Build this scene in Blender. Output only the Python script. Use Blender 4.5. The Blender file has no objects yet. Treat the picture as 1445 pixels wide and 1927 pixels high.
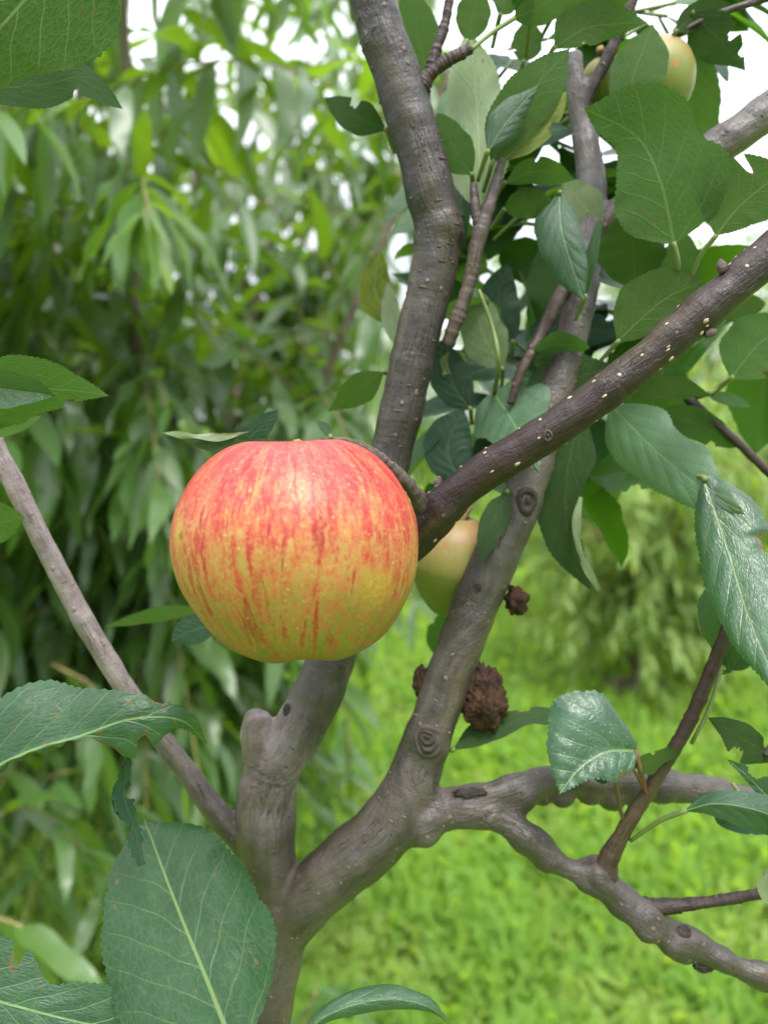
import bpy, bmesh, math, random
import numpy as np
from mathutils import Vector, noise
from mathutils.bvhtree import BVHTree

random.seed(7)
rng = np.random.default_rng(7)
sc = bpy.context.scene
C = sc.collection
R_ = math.radians

# ------------------------------------------------------------------ camera
F = 1447.0                      # focal length in pixels of the 1445 x 1927 photograph
CAMZ, PITCH = 1.35, R_(-6.8)
cam_d = bpy.data.cameras.new('camera')
cam_d.sensor_fit = 'VERTICAL'
cam_d.lens = 6.86
cam_d.sensor_height = 6.86 * 1927 / F
cam_d.sensor_width = 6.86 * 1445 / F
cam_d.clip_start, cam_d.clip_end = 0.01, 500
cam_d.dof.use_dof = True
cam_d.dof.focus_distance = 0.280
cam_d.dof.aperture_fstop = 1.8
cam = bpy.data.objects.new('camera', cam_d)
cam.location = (0, 0, CAMZ)
cam.rotation_euler = (math.pi / 2 + PITCH, 0, 0)
C.objects.link(cam)
sc.camera = cam

# ------------------------------------------------------------------ sky, sun, exposure
SUN_EL, SUN_AZ = R_(62), R_(162)       # high, behind the camera and to its right, veiled by cloud
w = bpy.data.worlds.new('World')
sc.world = w
w.use_nodes = True
nt = w.node_tree
nt.nodes.clear()
sky = nt.nodes.new('ShaderNodeTexSky')
sky.sky_type = 'NISHITA'
sky.sun_disc = False
sky.sun_elevation = SUN_EL
sky.sun_rotation = SUN_AZ
sky.air_density, sky.dust_density = 1.0, 2.0
tc = nt.nodes.new('ShaderNodeTexCoord')
cn = nt.nodes.new('ShaderNodeTexNoise')
cn.inputs['Scale'].default_value = 2.2
cn.inputs['Detail'].default_value = 5
cr = nt.nodes.new('ShaderNodeMapRange')
cr.inputs['From Min'].default_value, cr.inputs['From Max'].default_value = 0.3, 0.62
cr.inputs['To Min'].default_value, cr.inputs['To Max'].default_value = 0.72, 0.97
mx = nt.nodes.new('ShaderNodeMix')
mx.data_type = 'RGBA'
mx.inputs[7].default_value = (9.5, 9.8, 10.4, 1)       # the cloud sheet
bg = nt.nodes.new('ShaderNodeBackground')
bg.inputs['Strength'].default_value = 0.1
wo = nt.nodes.new('ShaderNodeOutputWorld')
nt.links.new(tc.outputs['Generated'], cn.inputs['Vector'])
nt.links.new(cn.outputs['Fac'], cr.inputs['Value'])
nt.links.new(cr.outputs['Result'], mx.inputs[0])
nt.links.new(sky.outputs[0], mx.inputs[6])
sepz = nt.nodes.new('ShaderNodeSeparateXYZ')
nt.links.new(tc.outputs['Generated'], sepz.inputs[0])
zr = nt.nodes.new('ShaderNodeMapRange')                 # an overcast sky is about three times brighter overhead than at the horizon
zr.inputs['To Min'].default_value, zr.inputs['To Max'].default_value = 0.32, 1.45
nt.links.new(sepz.outputs[2], zr.inputs['Value'])
sm = nt.nodes.new('ShaderNodeVectorMath')
sm.operation = 'SCALE'
nt.links.new(mx.outputs[2], sm.inputs[0])
nt.links.new(zr.outputs['Result'], sm.inputs['Scale'])
nt.links.new(sm.outputs[0], bg.inputs['Color'])
nt.links.new(bg.outputs[0], wo.inputs['Surface'])

sun_d = bpy.data.lights.new('sun', 'SUN')
sun_d.energy, sun_d.angle, sun_d.color = 1.5, R_(18), (1.0, 0.96, 0.9)
sun = bpy.data.objects.new('sun', sun_d)
sdir = Vector((math.sin(SUN_AZ) * math.cos(SUN_EL), math.cos(SUN_AZ) * math.cos(SUN_EL), math.sin(SUN_EL)))
sun.rotation_euler = sdir.to_track_quat('Z', 'Y').to_euler()
C.objects.link(sun)

sc.view_settings.view_transform = 'Standard'
sc.view_settings.look = 'None'
sc.view_settings.exposure = 1.75
sc.view_settings.gamma = 1
sc.render.engine = 'CYCLES'
sc.cycles.use_denoising = True
sc.cycles.max_bounces = 8
sc.cycles.transmission_bounces = 6
sc.cycles.transparent_max_bounces = 6

# ------------------------------------------------------------------ helpers
FW = np.array([0, math.cos(PITCH), math.sin(PITCH)])
UP = np.array([0, -math.sin(PITCH), math.cos(PITCH)])
RT = np.array([1.0, 0, 0])
CAMP = np.array([0, 0, CAMZ])

def DD(d):                      # distances within the apple tree were first guessed too deep
    return 0.27 + (d - 0.27) * 0.34 if d < 0.85 else d

def P(x, y, d):                 # a point of the place: photograph pixel and its distance along the view axis
    d = DD(d)
    return CAMP + d * (FW + RT * (x - 722.5) / F - UP * (y - 963.5) / F)

def proj(p):
    v = np.asarray(p) - CAMP
    d = v @ FW
    return 722.5 + F * (v @ RT) / d, 963.5 - F * (v @ UP) / d, d

def nrm(v):
    v = np.asarray(v, float)
    return v / np.maximum(np.linalg.norm(v, axis=-1, keepdims=True), 1e-12)

def spline(pts, n, ends=False):        # Catmull-Rom through rows of any width, evenly spaced in length
    p = np.asarray(pts, float)
    if len(p) == 2:
        return p[0] + np.linspace(0, 1, n)[:, None] * (p[1] - p[0])
    q = np.vstack([2 * p[0] - p[1], p, 2 * p[-1] - p[-2]])
    out = []
    for i in range(1, len(q) - 2):
        t = np.linspace(0, 1, 24, endpoint=False)[:, None]
        a, b, c, d = q[i - 1], q[i], q[i + 1], q[i + 2]
        out.append(0.5 * (2 * b + (c - a) * t + (2 * a - 5 * b + 4 * c - d) * t ** 2 + (3 * b - a - 3 * c + d) * t ** 3))
    o = np.vstack(out + [p[-1:]])
    s = np.r_[0, np.cumsum(np.linalg.norm(np.diff(o[:, :3], axis=0), axis=1))]
    g = np.linspace(0, s[-1], n)
    return np.stack([np.interp(g, s, o[:, k]) for k in range(o.shape[1])], 1)

def mesh_np(name, v, f, smooth=True):
    me = bpy.data.meshes.new(name)
    v = np.asarray(v, float)
    if isinstance(f, np.ndarray):
        k = f.shape[1]
        me.vertices.add(len(v)); me.vertices.foreach_set('co', v.ravel())
        me.loops.add(f.size); me.loops.foreach_set('vertex_index', f.ravel().astype(np.int32))
        me.polygons.add(len(f))
        me.polygons.foreach_set('loop_start', np.arange(0, f.size, k, dtype=np.int32))
        me.polygons.foreach_set('loop_total', np.full(len(f), k, np.int32))
        me.update(calc_edges=True)
    else:
        me.from_pydata(v.tolist(), [], f)
    if smooth:
        me.polygons.foreach_set('use_smooth', np.ones(len(me.polygons), bool))
    me.update()
    return me

def attr(me, name, kind, data):
    a = me.attributes.new(name, kind, 'POINT')
    key = {'FLOAT': 'value', 'FLOAT_VECTOR': 'vector', 'FLOAT_COLOR': 'color'}[kind]
    a.data.foreach_set(key, np.asarray(data, np.float32).ravel())

def obj(name, me, mat=None, parent=None):
    o = bpy.data.objects.new(name, me)
    C.objects.link(o)
    if mat is not None and me is not None:
        me.materials.clear() if False else None
        if not len(me.materials): me.materials.append(mat)
    if parent is not None:
        o.parent = parent
        o.matrix_parent_inverse = parent_inv(parent)
    return o

_pinv = {}
def parent_inv(p):              # parents are never rotated or scaled: a plain shift
    from mathutils import Matrix
    loc = Vector((0, 0, 0)); q = p
    while q is not None:
        loc += q.location + (q.matrix_parent_inverse.translation if q.parent else Vector((0, 0, 0)))
        q = q.parent
    return Matrix.Translation(-loc)

def thing(name, label, cat, loc=(0, 0, 0), group=None):
    o = bpy.data.objects.new(name, None)
    o.empty_display_size = 0.05
    C.objects.link(o)
    o.location = loc
    tag(o, label, cat, group)
    return o

def tag(o, label=None, cat=None, group=None, kind=None):
    if label: o['label'] = label
    if cat: o['category'] = cat
    if group: o['group'] = group
    if kind: o['kind'] = kind
    return o

# ------------------------------------------------------------------ materials
class NT:
    def __init__(s, name):
        s.m = bpy.data.materials.new(name)
        s.m.use_nodes = True
        s.t = s.m.node_tree
        s.t.nodes.clear()
        s.out = s.t.nodes.new('ShaderNodeOutputMaterial')
    def n(s, kind, props=None, **ins):
        nd = s.t.nodes.new(kind)
        for k, v in (props or {}).items(): setattr(nd, k, v)
        for k, v in ins.items(): s.set(nd, k.replace('_', ' '), v)
        return nd
    def set(s, nd, key, v):
        sock = nd.inputs[int(key[1:])] if key[0] == 'i' and key[1:].isdigit() else nd.inputs[key]
        if hasattr(v, 'is_output'): s.t.links.new(v, sock)
        elif hasattr(v, 'outputs'): s.t.links.new(v.outputs[0], sock)
        else: sock.default_value = v
    def math(s, op, a, b=0.0, c=0.0, clamp=False):
        return s.n('ShaderNodeMath', {'operation': op, 'use_clamp': clamp}, i0=a, i1=b, i2=c).outputs[0]
    def mix(s, f, a, b, blend='MIX'):
        nd = s.n('ShaderNodeMix', {'data_type': 'RGBA', 'blend_type': blend})
        for i, v in ((0, f), (6, a), (7, b)):
            if isinstance(v, tuple) and len(v) == 3: v = (*v, 1)
            s.set(nd, f'i{i}', v)
        return nd.outputs[2]
    def rng(s, v, a, b, c=0.0, d=1.0, smooth=False):
        nd = s.n('ShaderNodeMapRange', {'interpolation_type': 'SMOOTHSTEP' if smooth else 'LINEAR'})
        for i, x in enumerate((v, a, b, c, d)): s.set(nd, f'i{i}', x)
        return nd.outputs[0]
    def noise(s, vec, scale, detail=3.0, rough=0.55, dist=0.0):
        nd = s.n('ShaderNodeTexNoise', Scale=scale, Detail=detail, Roughness=rough, Distortion=dist)
        s.set(nd, 'Vector', vec)
        return nd.outputs['Fac']
    def vor(s, vec, scale, feature='F1', rand=1.0):
        nd = s.n('ShaderNodeTexVoronoi', {'feature': feature}, Scale=scale, Randomness=rand)
        s.set(nd, 'Vector', vec)
        return nd
    def ramp(s, v, stops):
        nd = s.n('ShaderNodeValToRGB')
        e = nd.color_ramp.elements
        while len(e) < len(stops): e.new(0.5)
        for i, (p, c) in enumerate(stops):
            e[i].position = p
            e[i].color = (*c, 1) if len(c) == 3 else c
        s.set(nd, 'Fac', v)
        return nd.outputs[0]
    def at(s, name):
        return s.n('ShaderNodeAttribute', {'attribute_name': name})
    def vscale(s, v, sx, sy, sz):
        return s.n('ShaderNodeVectorMath', {'operation': 'MULTIPLY'}, i0=v, i1=(sx, sy, sz)).outputs[0]
    def bump(s, h, strength, dist, normal=None):
        nd = s.n('ShaderNodeBump', Height=h, Strength=strength, Distance=dist)
        if normal is not None: s.set(nd, 'Normal', normal)
        return nd.outputs[0]
    def done(s, shader):
        s.t.links.new(shader.outputs[0] if hasattr(shader, 'outputs') else shader, s.out.inputs['Surface'])
        return s.m

def leaf_material(name, top, under, glow, vein=(0.16, 0.24, 0.09), undervein=(0.34, 0.40, 0.20), rough=0.42, speck=0.0, yellow=0.0, trans=0.42, spec=0.5):
    m = NT(name)
    a = m.at('luv')                      # u along the midrib, signed lateral, distance to the margin
    sep = m.n('ShaderNodeSeparateXYZ', Vector=a.outputs['Vector'])
    u, s, e = sep.outputs[0], sep.outputs[1], sep.outputs[2]
    rnd = m.n('ShaderNodeObjectInfo').outputs['Random']
    ab = m.math('ABSOLUTE', s)
    side = m.math('GREATER_THAN', s, 0.0)
    wob = m.noise(m.vscale(a.outputs['Vector'], 3.2, 2.2, 0), 1.0, 1)
    p = m.math('ADD', m.math('MULTIPLY', u, 6.6), m.math('MULTIPLY', side, 0.4))
    p = m.math('SUBTRACT', p, m.math('MULTIPLY', m.math('POWER', ab, 0.9), 2.5))
    p = m.math('ADD', p, m.math('MULTIPLY', wob, 0.55))
    pp = m.math('ABSOLUTE', m.math('SUBTRACT', m.math('FRACT', p), 0.5))
    wid = m.rng(ab, 0.0, 1.0, 0.065, 0.03)
    sv = m.rng(pp, 0.0, wid, 1.0, 0.0, True)
    sv = m.math('MULTIPLY', sv, m.rng(e, 0.75, 1.0, 1.0, 0.15))
    mw = m.rng(u, 0.0, 1.0, 0.036, 0.014)
    mid = m.rng(ab, m.math('MULTIPLY', mw, 0.45), mw, 1.0, 0.0, True)
    net = m.vor(m.vscale(a.outputs['Vector'], 1.0, 0.62, 0), 21, 'DISTANCE_TO_EDGE').outputs['Distance']
    netl = m.rng(net, 0.0, 0.07, 1.0, 0.0, True)
    fine = m.vor(m.vscale(a.outputs['Vector'], 1.0, 0.62, 0), 55, 'DISTANCE_TO_EDGE').outputs['Distance']
    finel = m.rng(fine, 0.0, 0.12, 1.0, 0.0, True)
    blot = m.noise(m.vscale(a.outputs['Vector'], 3, 2, 0), 1.3, 4)
    tcol = m.mix(m.rng(blot, 0.3, 0.7), tuple(c * 0.78 for c in top), tuple(c * 1.22 for c in top))
    tcol = m.mix(m.math('MULTIPLY', m.math('MAXIMUM', sv, mid), 0.28), tcol, vein)
    tcol = m.mix(m.math('MULTIPLY', mid, 0.5), tcol, tuple(c * 1.15 for c in vein))
    tcol = m.mix(m.math('MULTIPLY', netl, 0.13), tcol, vein)
    if speck > 0:
        vs = m.vor(m.vscale(a.outputs['Vector'], 1.0, 0.55, 0), 34)
        sp = m.rng(vs.outputs['Distance'], 0.16, 0.30, 1.0, 0.0)
        wh = m.n('ShaderNodeSeparateColor', Color=vs.outputs['Color']).outputs[0]
        sp = m.math('MULTIPLY', sp, m.math('GREATER_THAN', wh, 1 - speck))
        pat = m.noise(m.vscale(a.outputs['Vector'], 5, 3, 0), 1.5, 5, 0.7)
        sp2 = m.math('MULTIPLY', m.rng(pat, 0.56, 0.66), m.rng(m.noise(m.vscale(a.outputs['Vector'], 40, 26, 0), 1.0, 2), 0.5, 0.6))
        tcol = m.mix(m.math('MULTIPLY', m.math('MAXIMUM', m.math('MULTIPLY', sp, 0.7), sp2), 0.62), tcol, (0.24, 0.32, 0.15))
    ucol = m.mix(m.rng(blot, 0.3, 0.7), tuple(c * 0.85 for c in under), tuple(c * 1.15 for c in under))
    ucol = m.mix(m.math('MULTIPLY', m.math('MAXIMUM', m.math('MULTIPLY', sv, 0.8), mid), 0.75), ucol, undervein)
    ucol = m.mix(m.math('MULTIPLY', m.math('ADD', m.math('MULTIPLY', netl, 0.6), m.math('MULTIPLY', finel, 0.3)), 0.35), ucol, undervein)
    back = m.n('ShaderNodeNewGeometry').outputs['Backfacing']
    col = m.mix(back, tcol, ucol)
    if yellow > 0:
        yb = m.noise(m.vscale(a.outputs['Vector'], 4, 3, 0), 1.0, 3)
        col = m.mix(m.math('MULTIPLY', m.rng(yb, 0.42, 0.6), yellow), col, (0.30, 0.27, 0.02))
    hs = m.n('ShaderNodeHueSaturation', Hue=m.rng(rnd, 0, 1, 0.488, 0.512), Saturation=m.rng(rnd, 0, 1, 1.08, 0.92), Value=m.rng(rnd, 0, 1, 0.84, 1.18), Color=col)
    br = m.math('MULTIPLY', m.at('brown').outputs['Fac'], m.rng(m.noise(m.vscale(a.outputs['Vector'], 30, 20, 0), 1.0, 2), 0.35, 0.6))
    col = m.mix(br, hs.outputs[0], (0.13, 0.065, 0.03))
    sx = m.n('ShaderNodeVectorMath', {'operation': 'ADD'}, i0=m.vscale(a.outputs['Vector'], 1.0, 0.6, 0), i1=m.n('ShaderNodeCombineXYZ', X=m.math('MULTIPLY', rnd, 37.0), Y=m.math('MULTIPLY', rnd, 91.0), Z=0.0)).outputs[0]
    vsp = m.vor(sx, 9.0)
    necr = m.math('MULTIPLY', m.math('GREATER_THAN', m.n('ShaderNodeSeparateColor', Color=vsp.outputs['Color']).outputs[2], 0.88), m.rng(m.math('ADD', vsp.outputs['Distance'], m.math('MULTIPLY', m.math('SUBTRACT', m.noise(sx, 40, 3), 0.5), 0.25)), 0.08, 0.16, 1.0, 0.0))
    col = m.mix(m.math('MULTIPLY', necr, 0.85), col, (0.10, 0.055, 0.022))          # dead brown spots
    h = m.math('SUBTRACT', m.math('MULTIPLY', m.rng(net, 0.0, 0.35, 0.0, 1.0, True), 0.45), m.math('MULTIPLY', m.math('MAXIMUM', sv, mid), 0.9))
    h = m.math('ADD', h, m.math('MULTIPLY', m.rng(fine, 0, 0.4), 0.3))
    nm = m.bump(h, 0.42, 0.00045)
    rg = m.math('ADD', m.rng(blot, 0.3, 0.7, rough - 0.06, rough + 0.08), m.math('MULTIPLY', back, 0.22))
    bs = m.n('ShaderNodeBsdfPrincipled', Base_Color=col, Roughness=rg, Specular_IOR_Level=m.rng(back, 0, 1, spec, 0.12), Normal=nm)
    tcolr = m.mix(m.math('MULTIPLY', m.math('MAXIMUM', sv, mid), 0.55), (*glow, 1), tuple(c * 0.35 for c in glow))
    tcolr = m.mix(m.math('MULTIPLY', netl, 0.3), tcolr, tuple(c * 0.5 for c in glow))
    tcolr = m.mix(br, tcolr, (0.06, 0.03, 0.01))
    tl = m.n('ShaderNodeBsdfTranslucent', Color=tcolr)
    ms = m.n('ShaderNodeMixShader', Fac=trans)
    m.t.links.new(bs.outputs[0], ms.inputs[1]); m.t.links.new(tl.outputs[0], ms.inputs[2])
    return m.done(ms)

def simple_leaf(name, cols, glow, rough=0.36, trans=0.35, under=(0.10, 0.16, 0.06), spec=0.5):
    m = NT(name)
    a = m.at('luv')
    sep = m.n('ShaderNodeSeparateXYZ', Vector=a.outputs['Vector'])
    r = m.math('FRACT', m.math('ADD', m.at('rnd').outputs['Fac'], m.n('ShaderNodeObjectInfo').outputs['Random']))
    n = len(cols)
    col = m.ramp(r, [((i + 0.5) / n, c) for i, c in enumerate(cols)])
    mid = m.rng(m.math('ABSOLUTE', sep.outputs[1]), 0.03, 0.10, 1.0, 0.0)
    col = m.mix(m.math('MULTIPLY', mid, 0.5), col, (0.20, 0.25, 0.09))
    back = m.n('ShaderNodeNewGeometry').outputs['Backfacing']
    col = m.mix(m.math('MULTIPLY', back, 0.8), col, under)
    bs = m.n('ShaderNodeBsdfPrincipled', Base_Color=col, Roughness=m.math('ADD', rough, m.math('MULTIPLY', back, 0.15)), Specular_IOR_Level=spec)
    g = m.mix(r, glow, tuple(c * 0.7 for c in glow))
    tl = m.n('ShaderNodeBsdfTranslucent', Color=g)
    ms = m.n('ShaderNodeMixShader', Fac=trans)
    m.t.links.new(bs.outputs[0], ms.inputs[1]); m.t.links.new(tl.outputs[0], ms.inputs[2])
    return m.done(ms)

def bark_material(name, film_k=0.42, rough=0.44, fibre=0.26, gloss=0.45):
    m = NT(name)
    bv = m.at('bvec').outputs['Vector']
    tint = m.at('tint').outputs['Color']
    age = m.at('tint').outputs['Alpha']
    wco = m.n('ShaderNodeTexCoord').outputs['Object']
    n1 = m.noise(m.vscale(bv, 14, 160, 160), 1.0, 4, 0.6)            # long streaks up the limb
    n2 = m.noise(m.vscale(bv, 240, 900, 900), 1.0, 3, 0.65)          # fibres
    n3 = m.noise(wco, 34, 4, 0.6)                                    # patches
    n4 = m.noise(m.vscale(bv, 420, 120, 120), 1.0, 3, 0.6)           # faint cross rings
    col = m.mix(m.rng(n1, 0.3, 0.7), m.mix(1.0, tint, (0.66, 0.64, 0.62), 'MULTIPLY'), m.mix(1.0, tint, (1.36, 1.34, 1.32), 'MULTIPLY'))
    film = m.math('MULTIPLY', m.rng(m.math('ADD', n3, m.math('MULTIPLY', m.math('SUBTRACT', n1, 0.5), 0.5)), 0.46, 0.62), film_k)
    col = m.mix(film, col, m.mix(1.0, tint, (2.3, 2.35, 2.45), 'MULTIPLY'))
    dark = m.math('MULTIPLY', m.rng(m.noise(wco, 21, 5, 0.65), 0.52, 0.66), 0.6)
    col = m.mix(dark, col, (0.024, 0.017, 0.014))
    olive = m.math('MULTIPLY', m.rng(m.noise(m.vscale(bv, 9, 60, 60), 1.0, 2), 0.52, 0.68), 0.40)
    col = m.mix(olive, col, (0.085, 0.064, 0.026))
    col = m.mix(m.math('MULTIPLY', m.rng(n2, 0.52, 0.72), fibre), col, m.mix(1.0, tint, (2.2, 2.2, 2.2), 'MULTIPLY'))
    col = m.mix(m.math('MULTIPLY', m.rng(n4, 0.60, 0.75), 0.22), col, (0.022, 0.016, 0.013))
    h = m.math('ADD', m.math('MULTIPLY', n2, 0.5), m.math('MULTIPLY', n4, 0.35))
    h = m.math('ADD', h, m.math('MULTIPLY', n1, 0.4))
    fis = m.noise(m.vscale(bv, 42, 330, 330), 1.0, 3, 0.55, 0.3)
    fl = m.math('MULTIPLY', m.rng(m.math('ABSOLUTE', m.math('SUBTRACT', fis, 0.5)), 0.0, 0.022, 1.0, 0.0), m.rng(m.noise(wco, 48, 3), 0.42, 0.60))
    col = m.mix(m.math('MULTIPLY', fl, 0.40), col, (0.014, 0.010, 0.008))
    sv = m.n('ShaderNodeSeparateXYZ', Vector=bv).outputs[0]
    ringn = m.noise(m.n('ShaderNodeCombineXYZ', X=m.math('ADD', m.math('MULTIPLY', sv, 150), m.math('MULTIPLY', n3, 1.5)), Y=0.0, Z=0.0).outputs[0], 1.0, 3, 0.7)
    rg_ = m.math('MULTIPLY', m.rng(ringn, 0.60, 0.68), m.rng(n4, 0.42, 0.58))
    col = m.mix(m.math('MULTIPLY', rg_, 0.40), col, (0.020, 0.015, 0.012))
    pit = m.vor(m.vscale(bv, 210, 230, 230), 1.0)
    pk = m.math('MULTIPLY', m.math('GREATER_THAN', m.n('ShaderNodeSeparateColor', Color=pit.outputs['Color']).outputs[1], 0.86), m.rng(pit.outputs['Distance'], 0.12, 0.30, 1.0, 0.0))
    col = m.mix(m.math('MULTIPLY', pk, 0.5), col, (0.11, 0.085, 0.07))
    h = m.math('SUBTRACT', h, m.math('ADD', m.math('MULTIPLY', fl, 0.32), m.math('MULTIPLY', rg_, 0.3)))
    h = m.math('ADD', h, m.math('MULTIPLY', pk, 0.5))
    nm = m.bump(h, 0.9, 0.0011)
    bs = m.n('ShaderNodeBsdfPrincipled', Base_Color=col, Roughness=m.rng(n3, 0.3, 0.7, rough - 0.1, rough + 0.14), Specular_IOR_Level=gloss, Normal=nm)
    return m.done(bs)

def plain(name, a, b, scale=60, rough=0.7, bump=0.5, dist=0.001, spec=0.3, detail=4):
    m = NT(name)
    co = m.n('ShaderNodeTexCoord').outputs['Object']
    n1 = m.noise(co, scale, detail, 0.65)
    col = m.mix(m.rng(n1, 0.32, 0.68), a, b)
    bs = m.n('ShaderNodeBsdfPrincipled', Base_Color=col, Roughness=rough, Specular_IOR_Level=spec, Normal=m.bump(n1, bump, dist))
    return m.done(bs)

def apple_material(name, R, redness=1.0, green=0.0, marks=True):
    m = NT(name)
    co = m.n('ShaderNodeTexCoord').outputs['Object']
    co = m.n('ShaderNodeVectorMath', {'operation': 'SCALE'}, i0=co, Scale=1.0 / R).outputs[0]
    sp = m.n('ShaderNodeSeparateXYZ', Vector=co)
    x, y, z = sp.outputs
    rad = m.math('MAXIMUM', m.math('SQRT', m.math('ADD', m.math('MULTIPLY', x, x), m.math('MULTIPLY', y, y))), 0.02)
    nx, ny = m.math('DIVIDE', x, rad), m.math('DIVIDE', y, rad)
    def pol(k, kz, off=0.0):
        return m.n('ShaderNodeCombineXYZ', X=m.math('MULTIPLY', nx, k), Y=m.math('MULTIPLY', ny, k), Z=m.math('ADD', m.math('MULTIPLY', z, kz), off)).outputs[0]
    zz = m.math('ADD', z, m.math('MULTIPLY', m.math('SUBTRACT', m.noise(co, 2.1, 4, 0.6), 0.5), 1.0))
    base = m.ramp(m.rng(zz, -0.95, 0.95), [(0.0, (0.098, 0.115, 0.012)), (0.20, (0.165, 0.152, 0.024)), (0.40, (0.255, 0.182, 0.042)), (0.58, (0.335, 0.185, 0.055)), (0.80, (0.36, 0.150, 0.060)), (1.0, (0.36, 0.12, 0.065))])
    if green > 0:
        base = m.mix(green, base, m.ramp(m.rng(zz, -0.9, 0.9), [(0.0, (0.095, 0.155, 0.020)), (0.6, (0.135, 0.185, 0.042)), (1.0, (0.160, 0.180, 0.060))]))
    # soft blush, long streaks, short dashes, fine stipple
    hgt = m.rng(zz, -1.0, 0.7, -0.075, 0.115)
    stip = m.noise(co, 30, 4, 0.75)
    mott = m.noise(pol(8.0, 7.0, 5.0), 1.0, 5, 0.72, 0.4)               # cloudy mottling
    blush = m.rng(m.math('ADD', m.math('ADD', mott, m.math('MULTIPLY', m.math('SUBTRACT', stip, 0.5), 0.6)), hgt), 0.40, 0.62)
    st = m.math('ADD', m.noise(pol(9.0, 2.3, 3.0), 1.0, 5, 0.68, 0.3), hgt)
    st = m.math('ADD', st, m.math('MULTIPLY', m.math('SUBTRACT', stip, 0.5), 0.30))
    st = m.rng(st, 0.51, 0.625)
    fine = m.math('ADD', m.noise(pol(30, 10.0, 7.0), 1.0, 4, 0.75), m.math('MULTIPLY', hgt, 0.6))
    fine = m.rng(fine, 0.40, 0.58)
    dash = m.noise(pol(13, 2.6, 11.0), 1.0, 3, 0.6, 0.2)
    dash = m.math('ADD', dash, m.math('MULTIPLY', m.math('SUBTRACT', stip, 0.5), 0.12))
    dash = m.math('MULTIPLY', m.rng(dash, 0.585, 0.640), m.rng(z, -0.88, -0.6))
    red = (0.30, 0.016, 0.019); deep = (0.22, 0.006, 0.011); pink = (0.33, 0.020, 0.031)
    rtop = m.mix(m.rng(z, 0.1, 0.75), red, pink)
    k = redness
    orange = m.mix(m.rng(z, -0.3, 0.7), (0.37, 0.118, 0.040), (0.38, 0.100, 0.055))
    col = m.mix(m.math('MULTIPLY', blush, 0.66 * k), base, orange)
    col = m.mix(m.math('MULTIPLY', m.math('MULTIPLY', blush, fine), 0.50 * k), col, rtop)
    col = m.mix(m.math('MULTIPLY', m.math('MULTIPLY', st, m.rng(fine, 0, 1, 0.40, 1.0)), 0.90 * k), col, rtop)
    col = m.mix(m.math('MULTIPLY', m.math('MULTIPLY', dash, m.rng(fine, 0, 1, 0.55, 1.0)), 0.85 * k), col, deep)
    pale = m.math('MULTIPLY', m.rng(m.noise(co, 24, 4, 0.7), 0.54, 0.68), 0.42)
    col = m.mix(pale, col, m.mix(0.5, base, (0.52, 0.31, 0.12) if green == 0 else (0.26, 0.27, 0.10)))
    stip2 = m.noise(co, 60, 3, 0.75)
    col = m.mix(m.math('MULTIPLY', m.rng(stip2, 0.56, 0.68), m.rng(zz, -0.9, 0.5, 0.85 * k, 0.2)), col, (0.36, 0.075, 0.02))
    vr = m.vor(co, 9.0)
    dots = m.rng(vr.outputs['Distance'], 0.06, 0.12, 1.0, 0.0)
    vr2 = m.vor(co, 15)
    dots2 = m.rng(vr2.outputs['Distance'], 0.05, 0.10, 1.0, 0.0)
    dots = m.math('MAXIMUM', dots, m.math('MULTIPLY', dots2, 0.7))
    col = m.mix(m.math('MULTIPLY', dots, 0.55), col, (0.46, 0.32, 0.14))
    if marks:
        def spot(px, py, pz, r0, r1):
            d = m.n('ShaderNodeVectorMath', {'operation': 'DISTANCE'}, i0=co, i1=(px, py, pz)).outputs['Value']
            d = m.math('ADD', d, m.math('MULTIPLY', m.math('SUBTRACT', m.noise(co, 7, 4, 0.7), 0.5), 0.24))
            return m.rng(d, r0, r1, 1.0, 0.0, True)
        russ = m.math('MULTIPLY', spot(0.66, -0.66, -0.30, 0.06, 0.24), 0.75)
        col = m.mix(russ, col, m.mix(m.rng(stip, 0.4, 0.6), (0.24, 0.15, 0.02), (0.36, 0.23, 0.04)))
        rus2 = spot(-0.80, -0.55, 0.16, 0.01, 0.15)
        col = m.mix(m.math('MULTIPLY', rus2, 0.8), col, m.mix(m.rng(stip, 0.4, 0.6), (0.30, 0.16, 0.03), (0.42, 0.28, 0.05)))
        col = m.mix(m.math('MULTIPLY', spot(-0.77, -0.60, 0.13, -0.02, 0.05), 0.8), col, (0.12, 0.05, 0.015))
        col = m.mix(spot(0.88, -0.27, -0.34, -0.03, 0.03), col, (0.02, 0.012, 0.01))
    else:
        d = m.n('ShaderNodeVectorMath', {'operation': 'DISTANCE'}, i0=co, i1=(0.15, -0.96, -0.05)).outputs['Value']
        col = m.mix(m.rng(d, 0.05, 0.12, 0.85, 0.0), col, (0.35, 0.12, 0.03))
    # corky brown in the stalk cavity
    cav = m.math('MULTIPLY', m.rng(rad, 0.16, 0.30, 1.0, 0.0), m.rng(m.math('ABSOLUTE', z), 0.4, 0.6))
    col = m.mix(m.math('MULTIPLY', cav, 0.7), col, (0.26, 0.19, 0.06))
    hb = m.math('ADD', m.math('MULTIPLY', dots, 0.8), m.math('MULTIPLY', m.noise(co, 30, 4, 0.6), 0.6))
    nm = m.bump(hb, 0.22, 0.0006)
    bs = m.n('ShaderNodeBsdfPrincipled', Base_Color=col, Roughness=m.rng(stip, 0.35, 0.65, 0.40, 0.54), Specular_IOR_Level=0.32, Normal=nm)
    bs.inputs['Subsurface Weight'].default_value = 0.08
    bs.inputs['Subsurface Radius'].default_value = (1.0, 0.4, 0.15)
    bs.inputs['Subsurface Scale'].default_value = 0.004
    return m.done(bs)

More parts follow.
